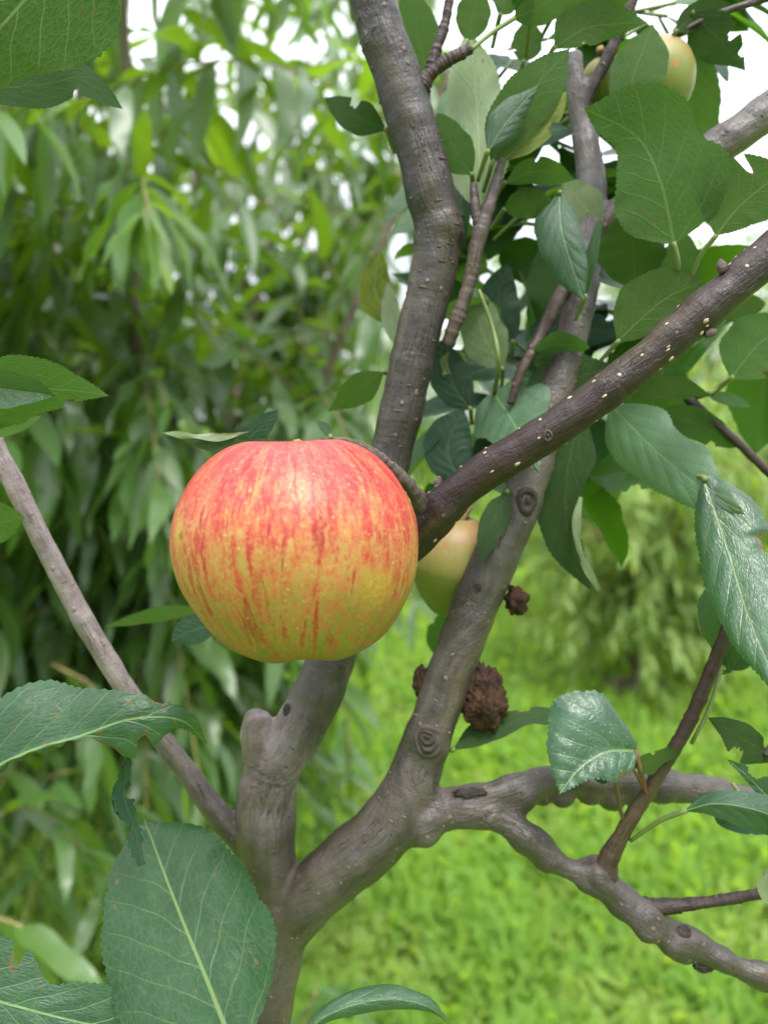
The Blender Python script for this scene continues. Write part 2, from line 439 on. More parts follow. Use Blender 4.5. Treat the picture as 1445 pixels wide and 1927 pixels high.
M_LEAF = leaf_material('apple leaf', (0.020, 0.052, 0.026), (0.11, 0.165, 0.085), (0.10, 0.24, 0.02), trans=0.25, rough=0.36, spec=0.27)
M_LEAF_D = leaf_material('apple leaf dark in shade', (0.016, 0.042, 0.024), (0.020, 0.042, 0.012), (0.035, 0.12, 0.006), trans=0.22, undervein=(0.055, 0.08, 0.03), vein=(0.07, 0.12, 0.05), spec=0.2)  # underside colour darkened: the shade on these leaves is painted in
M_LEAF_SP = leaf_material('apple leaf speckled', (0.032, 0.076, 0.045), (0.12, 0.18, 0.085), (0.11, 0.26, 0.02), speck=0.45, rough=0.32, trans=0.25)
M_LEAF_G = leaf_material('apple leaf backlit', (0.028, 0.070, 0.022), (0.026, 0.055, 0.010), (0.085, 0.24, 0.006), undervein=(0.085, 0.125, 0.035), trans=0.36)  # underside colour darkened to give the look of light from behind
M_LEAF_U = leaf_material('apple leaf shaded underside', (0.03, 0.07, 0.02), (0.030, 0.060, 0.013), (0.045, 0.13, 0.006), undervein=(0.15, 0.19, 0.075), trans=0.30)  # darker underside copy; the shade is part of its colour
M_LEAF_P = leaf_material('apple leaf pale', (0.060, 0.115, 0.068), (0.15, 0.21, 0.12), (0.14, 0.28, 0.05), trans=0.3)  # paler top colour paints in sky sheen on upturned leaves
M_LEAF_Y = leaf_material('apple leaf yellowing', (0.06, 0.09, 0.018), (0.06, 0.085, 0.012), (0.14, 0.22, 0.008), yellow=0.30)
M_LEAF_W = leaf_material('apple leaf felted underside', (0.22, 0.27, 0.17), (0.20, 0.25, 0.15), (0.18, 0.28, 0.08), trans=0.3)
M_BARK = bark_material('apple bark')
M_TWIG = bark_material('apple twig bark', 0.10, 0.46, 0.09, 0.34)
M_PBARK = bark_material('peach bark', rough=0.7)
M_LENT = plain('lenticel cork', (0.26, 0.19, 0.14), (0.40, 0.32, 0.25), 300, 0.8)
M_LENT_D = plain('lenticel brown', (0.045, 0.030, 0.023), (0.10, 0.072, 0.056), 300, 0.8)
M_LENT_M = plain('lenticel tan', (0.085, 0.062, 0.050), (0.16, 0.125, 0.10), 300, 0.8)
M_GALL = plain('gall cork', (0.005, 0.003, 0.0026), (0.062, 0.026, 0.012), 160, 0.85, 1.0, 0.003)
M_KNOT = plain('knot wood', (0.020, 0.016, 0.013), (0.060, 0.049, 0.041), 130, 0.75, 0.8, 0.001)
M_KNOT_D = plain('knot hollow wood', (0.008, 0.006, 0.005), (0.040, 0.030, 0.025), 90, 0.8, 0.8, 0.001)
M_BUD = plain('bud scale', (0.04, 0.025, 0.023), (0.13, 0.095, 0.085), 500, 0.7, 0.8, 0.0006)
M_PET = plain('leaf stalk', (0.09, 0.135, 0.035), (0.14, 0.17, 0.055), 120, 0.5, 0.2)
M_PET_R = plain('reddish leaf stalk', (0.07, 0.08, 0.022), (0.11, 0.028, 0.024), 40, 0.5, 0.2)
M_STALK = plain('apple stalk', (0.13, 0.09, 0.04), (0.22, 0.17, 0.07), 200, 0.7)
M_PEACH = simple_leaf('peach leaf', [(0.033, 0.080, 0.013), (0.056, 0.115, 0.017), (0.035, 0.085, 0.020), (0.105, 0.180, 0.020), (0.042, 0.096, 0.023)], (0.27, 0.48, 0.018), under=(0.048, 0.098, 0.026), rough=0.27, trans=0.32, spec=0.7)
M_YOUNG = simple_leaf('young peach leaf', [(0.11, 0.20, 0.03), (0.17, 0.26, 0.04), (0.15, 0.24, 0.06), (0.26, 0.31, 0.05)], (0.46, 0.64, 0.05), under=(0.18, 0.27, 0.07), rough=0.42)
M_FAR = simple_leaf('orchard leaf', [(0.05, 0.10, 0.04), (0.07, 0.13, 0.045), (0.09, 0.15, 0.05)], (0.15, 0.28, 0.04))
M_FARD = simple_leaf('shrub leaf', [(0.025, 0.055, 0.035), (0.04, 0.075, 0.045), (0.03, 0.065, 0.05)], (0.06, 0.12, 0.04))
M_FARL = simple_leaf('light orchard leaf', [(0.08, 0.16, 0.03), (0.12, 0.20, 0.035), (0.16, 0.24, 0.045)], (0.34, 0.52, 0.04))
M_GRASS = simple_leaf('grass blade', [(0.08, 0.18, 0.016), (0.20, 0.35, 0.030), (0.26, 0.42, 0.036), (0.39, 0.52, 0.070), (0.46, 0.47, 0.13)], (0.58, 0.84, 0.08), rough=0.5, trans=0.45, under=(0.10, 0.19, 0.03), spec=0.3)

# ------------------------------------------------------------------ the ground
def ground_material():
    m = NT('orchard ground')
    co = m.n('ShaderNodeTexCoord').outputs['Object']
    n1, n2 = m.noise(co, 1.6, 5, 0.6), m.noise(co, 26, 4, 0.7)
    soil = m.mix(m.rng(n2, 0.3, 0.7), (0.075, 0.058, 0.04), (0.15, 0.12, 0.085))
    green = m.mix(m.rng(n2, 0.3, 0.7), (0.10, 0.19, 0.02), (0.18, 0.30, 0.035))
    col = m.mix(m.rng(n1, 0.30, 0.46), soil, green)
    return m.done(m.n('ShaderNodeBsdfPrincipled', Base_Color=col, Roughness=0.9, Specular_IOR_Level=0.1, Normal=m.bump(n2, 0.6, 0.02)))

def gz(x, y):                   # gentle unevenness
    return 0.018 * np.sin(1.7 * x + 0.6) * np.cos(1.3 * y) + 0.012 * np.sin(3.1 * x + 2.2 * y)

gx = np.r_[np.linspace(-260, -8, 16), np.linspace(-7, 9, 65), np.linspace(10, 260, 16)]
gy = np.r_[np.linspace(-12, -1, 8), np.linspace(-0.5, 14, 59), np.linspace(16, 400, 20)]
GX, GY = np.meshgrid(gx, gy)
GZ = np.where(GY < 14, gz(GX, GY), 0)
gi = np.arange(GX.size).reshape(GX.shape)
gf = np.stack([gi[:-1, :-1], gi[:-1, 1:], gi[1:, 1:], gi[1:, :-1]], -1).reshape(-1, 4)
tag(obj('ground', mesh_np('ground', np.stack([GX, GY, GZ], -1).reshape(-1, 3), gf), ground_material()), kind='structure')

YT = (1.24, 3.72)               # foot of the young tree on the right
# bare soil round the young tree's foot
a = np.linspace(0, 2 * np.pi, 49)[:-1]
rr = 0.17 * (1 + 0.18 * np.sin(3 * a + 1) + 0.10 * np.sin(7 * a))
sv = [[YT[0], YT[1], 0.05]]
for k, hgt in ((0.5, 0.045), (1.0, 0.012)):
    for i, t in enumerate(a):
        X, Y = YT[0] + k * rr[i] * math.cos(t), YT[1] + k * rr[i] * math.sin(t)
        sv.append([X, Y, gz(X, Y) + hgt + 0.008 * math.sin(9 * t + 4 * k)])
nA = len(a)
sf = [(0, 1 + i, 1 + (i + 1) % nA) for i in range(nA)] + [(1 + i, 1 + nA + i, 1 + nA + (i + 1) % nA, 1 + (i + 1) % nA) for i in range(nA)]
tag(obj('soil_patch', mesh_np('soil_patch', sv, sf), plain('bare soil', (0.07, 0.052, 0.040), (0.16, 0.12, 0.095), 40, 0.95, 0.8, 0.01)), kind='structure')

# ------------------------------------------------------------------ grass and weeds: one mass nobody could count
def build_grass():
    N = 135000
    # density falls off with distance
    uu = rng.random(N)
    yy = 0.9 * (16.0 / 0.9) ** uu
    half = 0.62 * yy + 0.35
    xx = (rng.random(N) * 2 - 1) * half
    keep = (xx > -0.55 * yy - 0.3)
    d_soil = np.hypot(xx - YT[0], yy - YT[1])
    keep &= (d_soil > 0.18) | (rng.random(N) < 0.10)
    thin = np.sin(2.1 * xx + 1.2) * np.sin(1.7 * yy + 0.4) + 0.5 * np.sin(5.3 * xx) * np.sin(4.4 * yy + 2)
    keep &= rng.random(N) < np.clip(0.72 + 0.40 * thin, 0.18, 1)
    xx, yy = xx[keep], yy[keep]
    nb = len(xx)
    wy = 1.3 * (7.0 / 1.3) ** rng.random(900); wx = (rng.random(900) * 1.25 - 0.45) * wy
    xx = np.r_[xx, np.repeat(wx, 8) + rng.normal(0, .008, 7200)]; yy = np.r_[yy, np.repeat(wy, 8) + rng.normal(0, .008, 7200)]
    n = len(xx)
    weed = np.arange(n) >= nb
    patch = np.clip(0.5 + 0.9 * np.array([noise.noise(Vector((a_ * 2.6, b_ * 2.6, 0))) + 0.6 * noise.noise(Vector((a_ * 8, b_ * 8, 3))) for a_, b_ in zip(xx, yy)]), 0, 1)
    L = (0.05 + 0.085 * rng.random(n)) * (0.65 + 0.7 * patch) * (1 + 0.10 * np.minimum(yy, 8))
    broad = rng.random(n) < 0.38
    Wd = np.where(broad, 0.014 + 0.014 * rng.random(n), 0.0035 + 0.003 * rng.random(n)) * (1 + 0.22 * yy)
    L = np.where(broad, L * 0.62, L * 1.05)
    Wd = np.where(weed, 0.020 + 0.014 * rng.random(n), Wd); L = np.where(weed, 0.055 + 0.06 * rng.random(n), L)
    az = np.where(weed, np.arange(n) * 0.785 + rng.normal(0, .25, n), rng.random(n) * 2 * np.pi)
    lean = 0.25 + 0.95 * rng.random(n)
    base = np.stack([xx, yy, gz(xx, yy) + np.where(broad, 0.04 * rng.random(n), 0)], 1)
    hd = np.stack([np.cos(az), np.sin(az), 0 * az], 1)
    sd = np.stack([-np.sin(az), np.cos(az), 0 * az], 1)
    zv = np.array([0, 0, 1.0])
    prof = [(0.0, 0.35, 0.0), (0.38, 1.0, 0.36), (0.74, 0.8, 0.60), (1.0, 0.06, 0.70)]
    V = []
    for t, wf, _ in prof:
        ang = lean * (0.35 + 0.9 * t)
        c = base + hd * (L * t * np.sin(ang) * 0.95)[:, None] + zv * (L * t * np.cos(ang))[:, None]
        V += [c - sd * (Wd * wf / 2)[:, None], c + sd * (Wd * wf / 2)[:, None]]
    V = np.stack(V, 1)
    fb = np.array([[0, 1, 3, 2], [2, 3, 5, 4], [4, 5, 7, 6]])
    f = (np.arange(n)[:, None, None] * 8 + fb[None]).reshape(-1, 4)
    me = mesh_np('grass', V.reshape(-1, 3), f)
    tone = np.clip(0.25 * rng.random(n) + 0.62 * patch + 0.04, 0, 1)
    dry = rng.random(n) < 0.02
    tone = np.where(dry, 0.98, tone * 0.9)
    attr(me, 'rnd', 'FLOAT', np.repeat(tone, 8))
    luv = np.tile(np.array([[t, s_, 0] for t, _, _ in prof for s_ in (-1, 1)]), (n, 1))
    attr(me, 'luv', 'FLOAT_VECTOR', luv)
    o = obj('grass', me, M_GRASS)
    tag(o, 'bright green grass and low weeds covering the orchard floor', 'grass', kind='stuff')
build_grass()

# ------------------------------------------------------------------ wood
def tube(pts, rad, nring=14, rough=0.0, seed=0, cap=True):
    """rings round a line of points; returns verts, faces, bark coordinates"""
    pts, rad = np.asarray(pts, float), np.asarray(rad, float)
    n = len(pts)
    T = nrm(np.gradient(pts, axis=0))
    a0 = np.array([0, 0, 1.0]) if abs(T[0][2]) < 0.9 else np.array([1.0, 0, 0])
    U = np.zeros_like(pts)
    U[0] = nrm(np.cross(T[0], a0))
    for i in range(1, n):
        U[i] = nrm(U[i - 1] - T[i] * (U[i - 1] @ T[i]))
    W = np.cross(T, U)
    th = np.linspace(0, 2 * np.pi, nring, endpoint=False)
    s = np.r_[0, np.cumsum(np.linalg.norm(np.diff(pts, axis=0), axis=1))]
    v, bv = [], []
    for i in range(n):
        c, sn = np.cos(th)[:, None], np.sin(th)[:, None]
        rr = rad[i] * np.ones(nring)
        if rough:
            rr = rr * (1 + rough * np.array([noise.noise(Vector((math.cos(t) * 1.3, math.sin(t) * 1.3, s[i] / max(rad[i], 1e-4) * 0.5 + seed * 17.3))) for t in th]))
        v.append(pts[i] + (U[i] * c + W[i] * sn) * rr[:, None])
        bv.append(np.stack([np.full(nring, s[i] + seed * 3.1), np.cos(th) * rad[i], np.sin(th) * rad[i]], 1))
    v, bv = np.vstack(v), np.vstack(bv)
    f = []
    for i in range(n - 1):
        for k in range(nring):
            k2 = (k + 1) % nring
            f.append((i * nring + k, i * nring + k2, (i + 1) * nring + k2, (i + 1) * nring + k))
    if cap:
        f.append(tuple(range(nring))[::-1])
        f.append(tuple((n - 1) * nring + k for k in range(nring)))
    return v, f, bv

def px_line(pts, n):            # rows of (x, y, distance, radius in pixels) -> world points and radii
    w_ = np.array([[*P(x, y, d), r * DD(d) / F] for x, y, d, r in pts])
    s = spline(w_, n)
    return s[:, :3], np.maximum(s[:, 3], 0.0004)

TR = P(512, 1930, 0.50)
tree = thing('apple_tree', 'grey barked apple tree whose forked limbs and serrated leaves fill the foreground', 'tree', (float(TR[0]), float(TR[1]), 0))

GREY, PINK, BROWN, SHADE_GREY, LAV = (0.036, 0.0295, 0.0245), (0.155, 0.124, 0.122), (0.017, 0.0085, 0.0075), (0.0085, 0.0068, 0.0056), (0.085, 0.072, 0.074)
MID = (0.028, 0.023, 0.019)
LIMBS = [   # name, label, tint at the foot and at the end, points
 ('trunk', None, (MID, GREY), [(448, 6700, .50, 100), (456, 5400, .50, 80), (465, 4300, .50, 68), (476, 3200, .50, 54), (488, 2400, .50, 46), (500, 1980, .50, 41), (522, 1830, .50, 41), (535, 1730, .50, 48), (528, 1690, .50, 52)]),
 ('limb', 'grey limb with ringed knot and corky galls', (GREY, GREY), [(530, 1770, .50, 42), (585, 1685, .49, 54), (650, 1625, .485, 57), (715, 1570, .48, 58), (764, 1500, .48, 54), (797, 1410, .48, 45), (834, 1300, .485, 43), (880, 1175, .49, 44), (930, 1055, .50, 44), (985, 930, .505, 40), (1025, 800, .52, 36), (1058, 690, .53, 33), (1092, 560, .545, 29), (1103, 470, .55, 28)]),
 ('limb', 'dark grey upright limb bent behind the ripe apple', (GREY, SHADE_GREY), [(530, 1760, .50, 38), (512, 1660, .50, 48), (502, 1560, .50, 55), (512, 1450, .50, 54), (560, 1375, .50, 50), (610, 1275, .50, 47), (655, 1140, .50, 45), (700, 990, .495, 43), (742, 830, .49, 41), (775, 680, .48, 42), (806, 550, .475, 42), (824, 440, .47, 45), (812, 370, .465, 46), (786, 270, .46, 45), (750, 150, .455, 45), (716, 50, .45, 45), (690, -60, .445, 44), (660, -260, .44, 42)]),  # tint darkens upward: the limb's dimness against bright sky is painted in
 ('stub', None, (PINK, PINK), [(505, 1500, .495, 34), (489, 1410, .49, 33), (484, 1365, .488, 29), (487, 1340, .487, 22)]),
 ('branch', 'pale pinkish thin branch rising to the left', (GREY, PINK), [(490, 1620, .50, 27), (430, 1555, .50, 24), (335, 1430, .49, 21), (240, 1300, .485, 20), (160, 1170, .48, 20), (90, 1035, .475, 20), (25, 905, .47, 19), (-60, 720, .465, 18)]),
 ('branch', 'purple-brown branch with pale dots crossing in front', (BROWN, BROWN), [(645, 1170, .49, 28), (700, 1100, .455, 32), (760, 1040, .42, 34), (805, 985, .40, 40), (850, 938, .385, 38), (920, 884, .37, 36), (1010, 828, .355, 36), (1100, 766, .345, 36), (1200, 690, .335, 36), (1290, 615, .33, 37), (1370, 545, .325, 38), (1445, 480, .32, 39), (1560, 380, .315, 40)]),
 ('branch', 'knobbly grey branch forking low on the right', (GREY, GREY), [(770, 1540, .48, 42), (835, 1524, .48, 42), (900, 1512, .478, 38), (960, 1490, .48, 31), (1050, 1468, .50, 30), (1130, 1474, .52, 30), (1230, 1476, .545, 30), (1330, 1488, .57, 27), (1440, 1512, .59, 24), (1560, 1560, .61, 22)]),
 ('branch', 'lower knobbly fork sloping down to the right edge', (GREY, MID), [(890, 1525, .478, 32), (955, 1547, .47, 28), (1010, 1592, .465, 26), (1065, 1630, .46, 25), (1125, 1652, .455, 29), (1180, 1702, .45, 31), (1232, 1742, .445, 32), (1300, 1778, .44, 25), (1380, 1815, .435, 24), (1470, 1850, .43, 24), (1560, 1890, .425, 23)]),
 ('branch', 'grey upper branch leaving the frame at right', (GREY, LAV), [(1102, 450, .55, 24), (1180, 392, .54, 31), (1290, 318, .53, 34), (1390, 248, .52, 35), (1500, 170, .51, 35)]),
 ('branch', 'pale lavender-grey top of the limb among the leaves', (LAV, LAV), [(1101, 490, .55, 27), (1106, 420, .552, 28), (1112, 345, .555, 28), (1100, 260, .56, 23), (1088, 200, .562, 20), (1078, 100, .57, 18)]),
 ('branch', 'dark thin branch rising into the upper leaves', (BROWN, BROWN), [(1086, 215, .56, 14), (1120, 150, .555, 13), (1160, 72, .55, 12), (1200, -30, .54, 11)]),
]
LUMPS = [(828, 432, .468, 49), (505, 1478, .5, 57), (1122, 1642, .455, 33), (1222, 1738, .445, 37), (1262, 1768, .44, 30), (1205, 1722, .446, 36), (1075, 1462, .505, 34), (985, 1500, .478, 33), (1058, 1490, .50, 28), (925, 1522, .475, 38), (790, 1542, .478, 52), (1150, 1498, .525, 28), (806, 1398, .475, 46), (818, 972, .395, 41), (1138, 1640, .455, 29), (1100, 1650, .458, 26), (1030, 1614, .463, 26), (960, 1502, .478, 29), (1020, 1492, .49, 26), (1110, 1495, .515, 27), (1195, 1495, .535, 26), (1330, 1800, .438, 22), (1280, 1790, .442, 25)]
all_v, all_f, off = [], [], 0
axis_p, axis_r, axis_id, axis_s, axis_T, axis_c = [], [], [], [], [], []
for k, (nm_, lb, ti, pts) in enumerate(LIMBS):
    p, r = px_line(pts, max(30, len(pts) * 9))
    r = r * (1 + 0.05 * np.array([noise.noise(Vector((i * 0.23, k * 5.1, 0))) for i in range(len(r))]))
    v, f, _ = tube(p, r, 20)
    all_v.append(v); all_f += [tuple(i + off for i in q) for q in f]; off += len(v)
    pp, rp = px_line(pts, 150)
    axis_p.append(pp); axis_r.append(rp); axis_id.append(np.full(len(pp), k))
    axis_s.append(np.r_[0, np.cumsum(np.linalg.norm(np.diff(pp, axis=0), axis=1))] + k * 3.7)
    axis_T.append(nrm(np.gradient(pp, axis=0)))
    tt = np.linspace(0, 1, len(pp))[:, None]
    axis_c.append(np.array(ti[0]) * (1 - tt) + np.array(ti[1]) * tt)
def ico(center, r, sub=2):
    bm = bmesh.new()
    bmesh.ops.create_icosphere(bm, subdivisions=sub, radius=1)
    v = np.array([list(q.co) for q in bm.verts]); f = [tuple(q.index for q in g.verts) for g in bm.faces]
    bm.free()
    return v * r + center, f
for x, y, d, r in LUMPS:
    v, f = ico(P(x, y, d), r * DD(d) / F)
    all_v.append(v); all_f += [tuple(i + off for i in q) for q in f]; off += len(v)
raw = bpy.data.objects.new('raw_wood', mesh_np('raw', np.vstack(all_v), all_f))
C.objects.link(raw)
md = raw.modifiers.new('r', 'REMESH'); md.mode = 'VOXEL'; md.voxel_size = 0.0012; md.use_smooth_shade = True
ms_ = raw.modifiers.new('s', 'SMOOTH'); ms_.factor = 0.5; ms_.iterations = 9
dg = bpy.context.evaluated_depsgraph_get()
em = bpy.data.meshes.new_from_object(raw.evaluated_get(dg))
bpy.data.objects.remove(raw)
nv = len(em.vertices)
WV = np.zeros(nv * 3); em.vertices.foreach_get('co', WV); WV = WV.reshape(-1, 3)
WN = np.zeros(nv * 3); em.vertices.foreach_get('normal', WN); WN = WN.reshape(-1, 3)
WF = np.array([list(p.vertices) for p in em.polygons if len(p.vertices) == 4])
AP, AR, AI, AS, AT = np.vstack(axis_p), np.concatenate(axis_r), np.concatenate(axis_id), np.concatenate(axis_s), np.vstack(axis_T)
WID = np.zeros(nv, int); WB = np.zeros((nv, 3)); WT = np.zeros((nv, 4)); WTan = np.zeros((nv, 3))
AC32 = np.vstack(axis_c).astype(np.float32)
WEDGE = np.zeros(nv)
A32 = AP.astype(np.float32); A2 = (A32 ** 2).sum(1); R32 = AR.astype(np.float32)
starts = np.searchsorted(AI, np.arange(len(LIMBS)))
for s0 in range(0, nv, 4000):
    q = WV[s0:s0 + 4000]
    q32 = q.astype(np.float32)
    D = np.sqrt(np.maximum((q32 ** 2).sum(1)[:, None] + A2[None] - 2 * q32 @ A32.T, 1e-10)) - R32[None]
    per = np.minimum.reduceat(D, starts, axis=1)
    WID[s0:s0 + 4000] = per.argmin(1)
    wt = np.exp(-np.clip(D, -0.01, 0.2) / np.float32(0.004))
    WT[s0:s0 + 4000, :3] = (wt @ AC32) / wt.sum(1, keepdims=True)
    p2 = np.partition(per, 1, axis=1)
    WEDGE[s0:s0 + 4000] = np.clip((p2[:, 1] - p2[:, 0]) / 0.010, 0, 1)       # 0 where two limbs meet
    j = D.argmin(1)
    dv = q - AP[j]
    Tj = AT[j]
    ref = nrm(np.cross(Tj, np.array([0.31, 0.2, 0.93])))
    ref2 = np.cross(Tj, ref)
    WB[s0:s0 + 4000] = np.stack([AS[j], (dv * ref).sum(1), (dv * ref2).sum(1)], 1)
    WTan[s0:s0 + 4000] = Tj
WT[:, 3] = 1
def n3(v, sc_):
    return np.array([noise.noise(Vector(p) * sc_) for p in v])
KNOB = np.isin(WID, [6, 7])
dsp = 0.0007 * n3(WV, 55) + 0.00045 * n3(WV + 5, 150)
# ring wrinkles where growth halted, more on the knobbly lower fork
wr = np.array([noise.noise(Vector((s_ * 90, 3.3, i_ * 2.0))) for s_, i_ in zip(WB[:, 0], WID)]) * WEDGE
dsp += np.where(KNOB, 0.0016, 0.0003) * wr + np.where(KNOB, 0.0022, 0) * n3(WV + 9, 95)
WV = WV + WN * dsp[:, None]
em2 = mesh_np('w', WV, WF)
WN2 = np.zeros(nv * 3); em2.vertices.foreach_get('normal', WN2); WN2 = WN2.reshape(-1, 3)
BVH = BVHTree.FromPolygons([Vector(p) for p in WV], WF.tolist())
fid = WID[WF[:, 0]]
LIMB_OBJ = []
for k, (nm_, lb, ti, pts) in enumerate(LIMBS):
    ff = WF[fid == k]
    if not len(ff): continue
    used, inv = np.unique(ff, return_inverse=True)
    me = mesh_np(nm_, WV[used], inv.reshape(-1, 4))
    q = WV[used]; ak = AI == k
    Dk = np.concatenate([np.linalg.norm(c_[:, None] - AP[ak][None], axis=2).argmin(1) for c_ in np.array_split(q, 1 + len(q) // 8000)])
    dv = q - AP[ak][Dk]; Tk = AT[ak][Dk]
    r1 = nrm(np.cross(Tk, np.array([0.31, 0.2, 0.93]))); r2 = np.cross(Tk, r1)
    fr = (dv * Tk).sum(1)                     # between two samples of the axis
    attr(me, 'bvec', 'FLOAT_VECTOR', np.stack([AS[ak][Dk] + fr, (dv * r1).sum(1), (dv * r2).sum(1)], 1)); attr(me, 'tint', 'FLOAT_COLOR', WT[used])
    me.normals_split_custom_set_from_vertices([tuple(n) for n in WN2[used]])
    o = obj(nm_, me, M_TWIG if k in (5, 10) else M_BARK, tree)
    if lb: o['label'] = lb
    LIMB_OBJ.append(o)

def hit(x, y, dmax=1.2):        # where the line of sight through a photograph pixel meets the wood
    d = Vector(nrm(P(x, y, 1) - CAMP))
    return BVH.ray_cast(Vector(CAMP), d, dmax)

# lenticels: little cork dots scattered over the whole bark
def lenticels(name, ids, count, ln, wd, ht, mat, seed):
    g = np.random.default_rng(seed)
    cand = np.where(np.isin(WID, ids))[0]
    x_, y_, d_ = proj(WV[cand])
    cand = cand[(y_ > -200) & (y_ < 2200)]
    pick = g.choice(cand, count, replace=False)
    base, bf = ico(np.zeros(3), 1.0, 1)
    vv, ff, o_ = [], [], 0
    for i in pick:
        n_, t_ = WN2[i], WTan[i]
        c_ = nrm(np.cross(n_, t_)); t_ = np.cross(c_, n_)
        a_, b_ = ln * g.uniform(0.5, 1.5), wd * g.uniform(0.6, 1.5)
        jit = 1 + 0.25 * g.standard_normal(len(base))
        bb = base * jit[:, None]
        vv.append(WV[i] + bb[:, :1] * c_ * a_ + bb[:, 1:2] * t_ * b_ + bb[:, 2:] * n_ * ht)
        ff += [tuple(q + o_ for q in f) for f in bf]; o_ += len(base)
    o = obj(name, mesh_np(name, np.vstack(vv), ff), mat, tree)
    o['kind'] = 'stuff'
lenticels('lenticels', [5], 110, 0.0007, 0.0010, 0.00028, M_LENT, 3)
lenticels('lenticels', [2], 200, 0.0017, 0.00045, 0.0005, M_LENT_D, 4)
lenticels('lenticels', [0, 1, 3, 4, 6, 7, 8, 9, 10], 330, 0.0009, 0.0005, 0.0003, M_LENT_M, 5)

# knots: ringed scars
def knot(x, y, rx, ry, mat, label, rings=4, lift=0.002, hollow=0.0, ang=0.0, base=0.00025):
    loc, n_, _, dist = hit(x, y)
    if loc is None: return
    n_ = nrm(np.array(n_)); c = np.array(loc)
    i = int(np.argmin(((WV - c) ** 2).sum(1)))
    t_ = WTan[i]; s_ = nrm(np.cross(n_, t_)); t_ = np.cross(s_, n_)
    d = (c - CAMP) @ FW
    A, B = rx * d / F, ry * d / F
    nr, na = 22, 40
    v, f = [], []
    for a_ in range(nr + 1):
        q = a_ / nr
        for b_ in range(na):
            th = 2 * math.pi * b_ / na
            wob = 1 + 0.10 * math.sin(2 * th + ang) + 0.06 * math.sin(3 * th + 1)
            p = c + (s_ * math.cos(th) * A + t_ * math.sin(th) * B) * q * wob
            near = BVH.find_nearest(Vector(p))
            sp_, sn_ = np.array(near[0]), np.array(near[1])
            h = lift * (0.55 + 0.45 * math.cos(q * rings * 2 * math.pi + 1.3 * noise.noise(Vector((math.cos(th) * 1.2, math.sin(th) * 1.2, ang + x))))) * (1 - q ** 3) - hollow * max(0, 1 - (q / 0.55) ** 2) + base * (1 - q ** 4) + 0.0001
            if q > 0.93: h = -0.0006
            v.append(sp_ + sn_ * h + sn_ * 0.0005 * noise.noise(Vector(p) * 260) * (q < 0.93))
    for a_ in range(nr):
        for b_ in range(na):
            b2 = (b_ + 1) % na
            f.append((a_ * na + b_, (a_ + 1) * na + b_, (a_ + 1) * na + b2, a_ * na + b2))
    o = obj('knot', mesh_np('knot', v, f), mat, tree)
    o['label'] = label
knot(805, 1397, 38, 36, M_KNOT, 'round ringed knot low on the grey limb', 2.6, 0.0009)
knot(803, 1388, 18, 18, M_KNOT_D, 'dark heart of the ringed knot', 1.5, 0.0012, 0.0004, 1.0, 0.0011)
knot(992, 942, 27, 30, M_KNOT_D, 'oval dark-rimmed knot on the grey limb', 1.5, 0.0016, 0.0008)
knot(1287, 1752, 16, 15, M_KNOT_D, 'small round scar on the lower fork', 1.5, 0.001, 0.0006)
knot(1030, 820, 12, 12, M_KNOT, 'small pale scar on the purple-brown branch', 1.5, 0.0012)
knot(898, 1106, 9, 9, M_KNOT_D, 'tiny dark scar on the grey limb', 1.0, 0.001)
knot(540, 1335, 10, 12, M_KNOT_D, 'tiny dark scar below the ripe apple', 1.0, 0.001)

# galls: rough corky burrs
def gall(x, y, d, rx, ry, rz, label, seed, sub=5, mat=None):
    v, f = ico(np.zeros(3), 1.0, sub)
    c = P(x, y, d)
    k = DD(d) / F
    out = []
    for p in v:
        q = Vector(p) * 1.0
        dsp_ = 0.30 * noise.noise(q * 2.2 + Vector((seed, 0, 0))) + 0.26 * abs(noise.noise(q * 5 + Vector((0, seed, 0)))) + 0.13 * abs(noise.noise(q * 11)) + 0.05 * noise.noise(q * 22)
        s_ = 0.80 + dsp_
        out.append(c + (RT * p[0] * rx + UP * p[1] * ry + FW * p[2] * rz) * k * s_)
    o = obj('gall', mesh_np('gall', out, f), mat or M_GALL, tree)
    o['label'] = label
gall(908, 1312, .495, 46, 66, 44, 'large crusty brown gall on the grey limb', 2.0)
gall(797, 1285, .50, 22, 34, 30, 'small dark gall on the limb side nearest the apple', 5.0, 4)
gall(972, 1130, .50, 24, 30, 28, 'small red-brown gall halfway up the grey limb', 9.0, 4)
gall(884, 1492, .462, 34, 10, 12, 'dark cracked scar ridge at the fork', 15.0, 4, M_KNOT_D)
gall(1325, 1818, .437, 22, 12, 12, 'small black scaly burr under the lower fork', 12.0, 4, M_KNOT_D)

def bud(x, y, d, r, dx, dy, label=None):
    """a scaly pointed bud, axis given on the photograph's plane"""
    p0 = P(x, y, d)
    d = DD(d)
    ax = nrm(RT * dx - UP * dy - FW * 0.25)
    t = np.linspace(0, 1, 9)
    prof = np.array([0.75, 1.0, 0.92, 1.05, 0.85, 0.9, 0.6, 0.42, 0.08]) * r * d / F
    v, f, bv = tube(p0 + ax * (t * r * 2.3 * d / F)[:, None], prof, 10, 0.25, int(x))
    obj('bud', mesh_np('bud', v, f), M_BUD, tree)
for b in [(822, 915, .392, 9, .2, -.8), (1360, 512, .318, 11, -.35, -.9), (1325, 628, .322, 10, .9, -.2), (1095, 750, .335, 9, .3, -.4), (905, 918, .372, 8, .7, .3), (760, 905, .36, 6, .3, -.8)]:
    bud(*b)

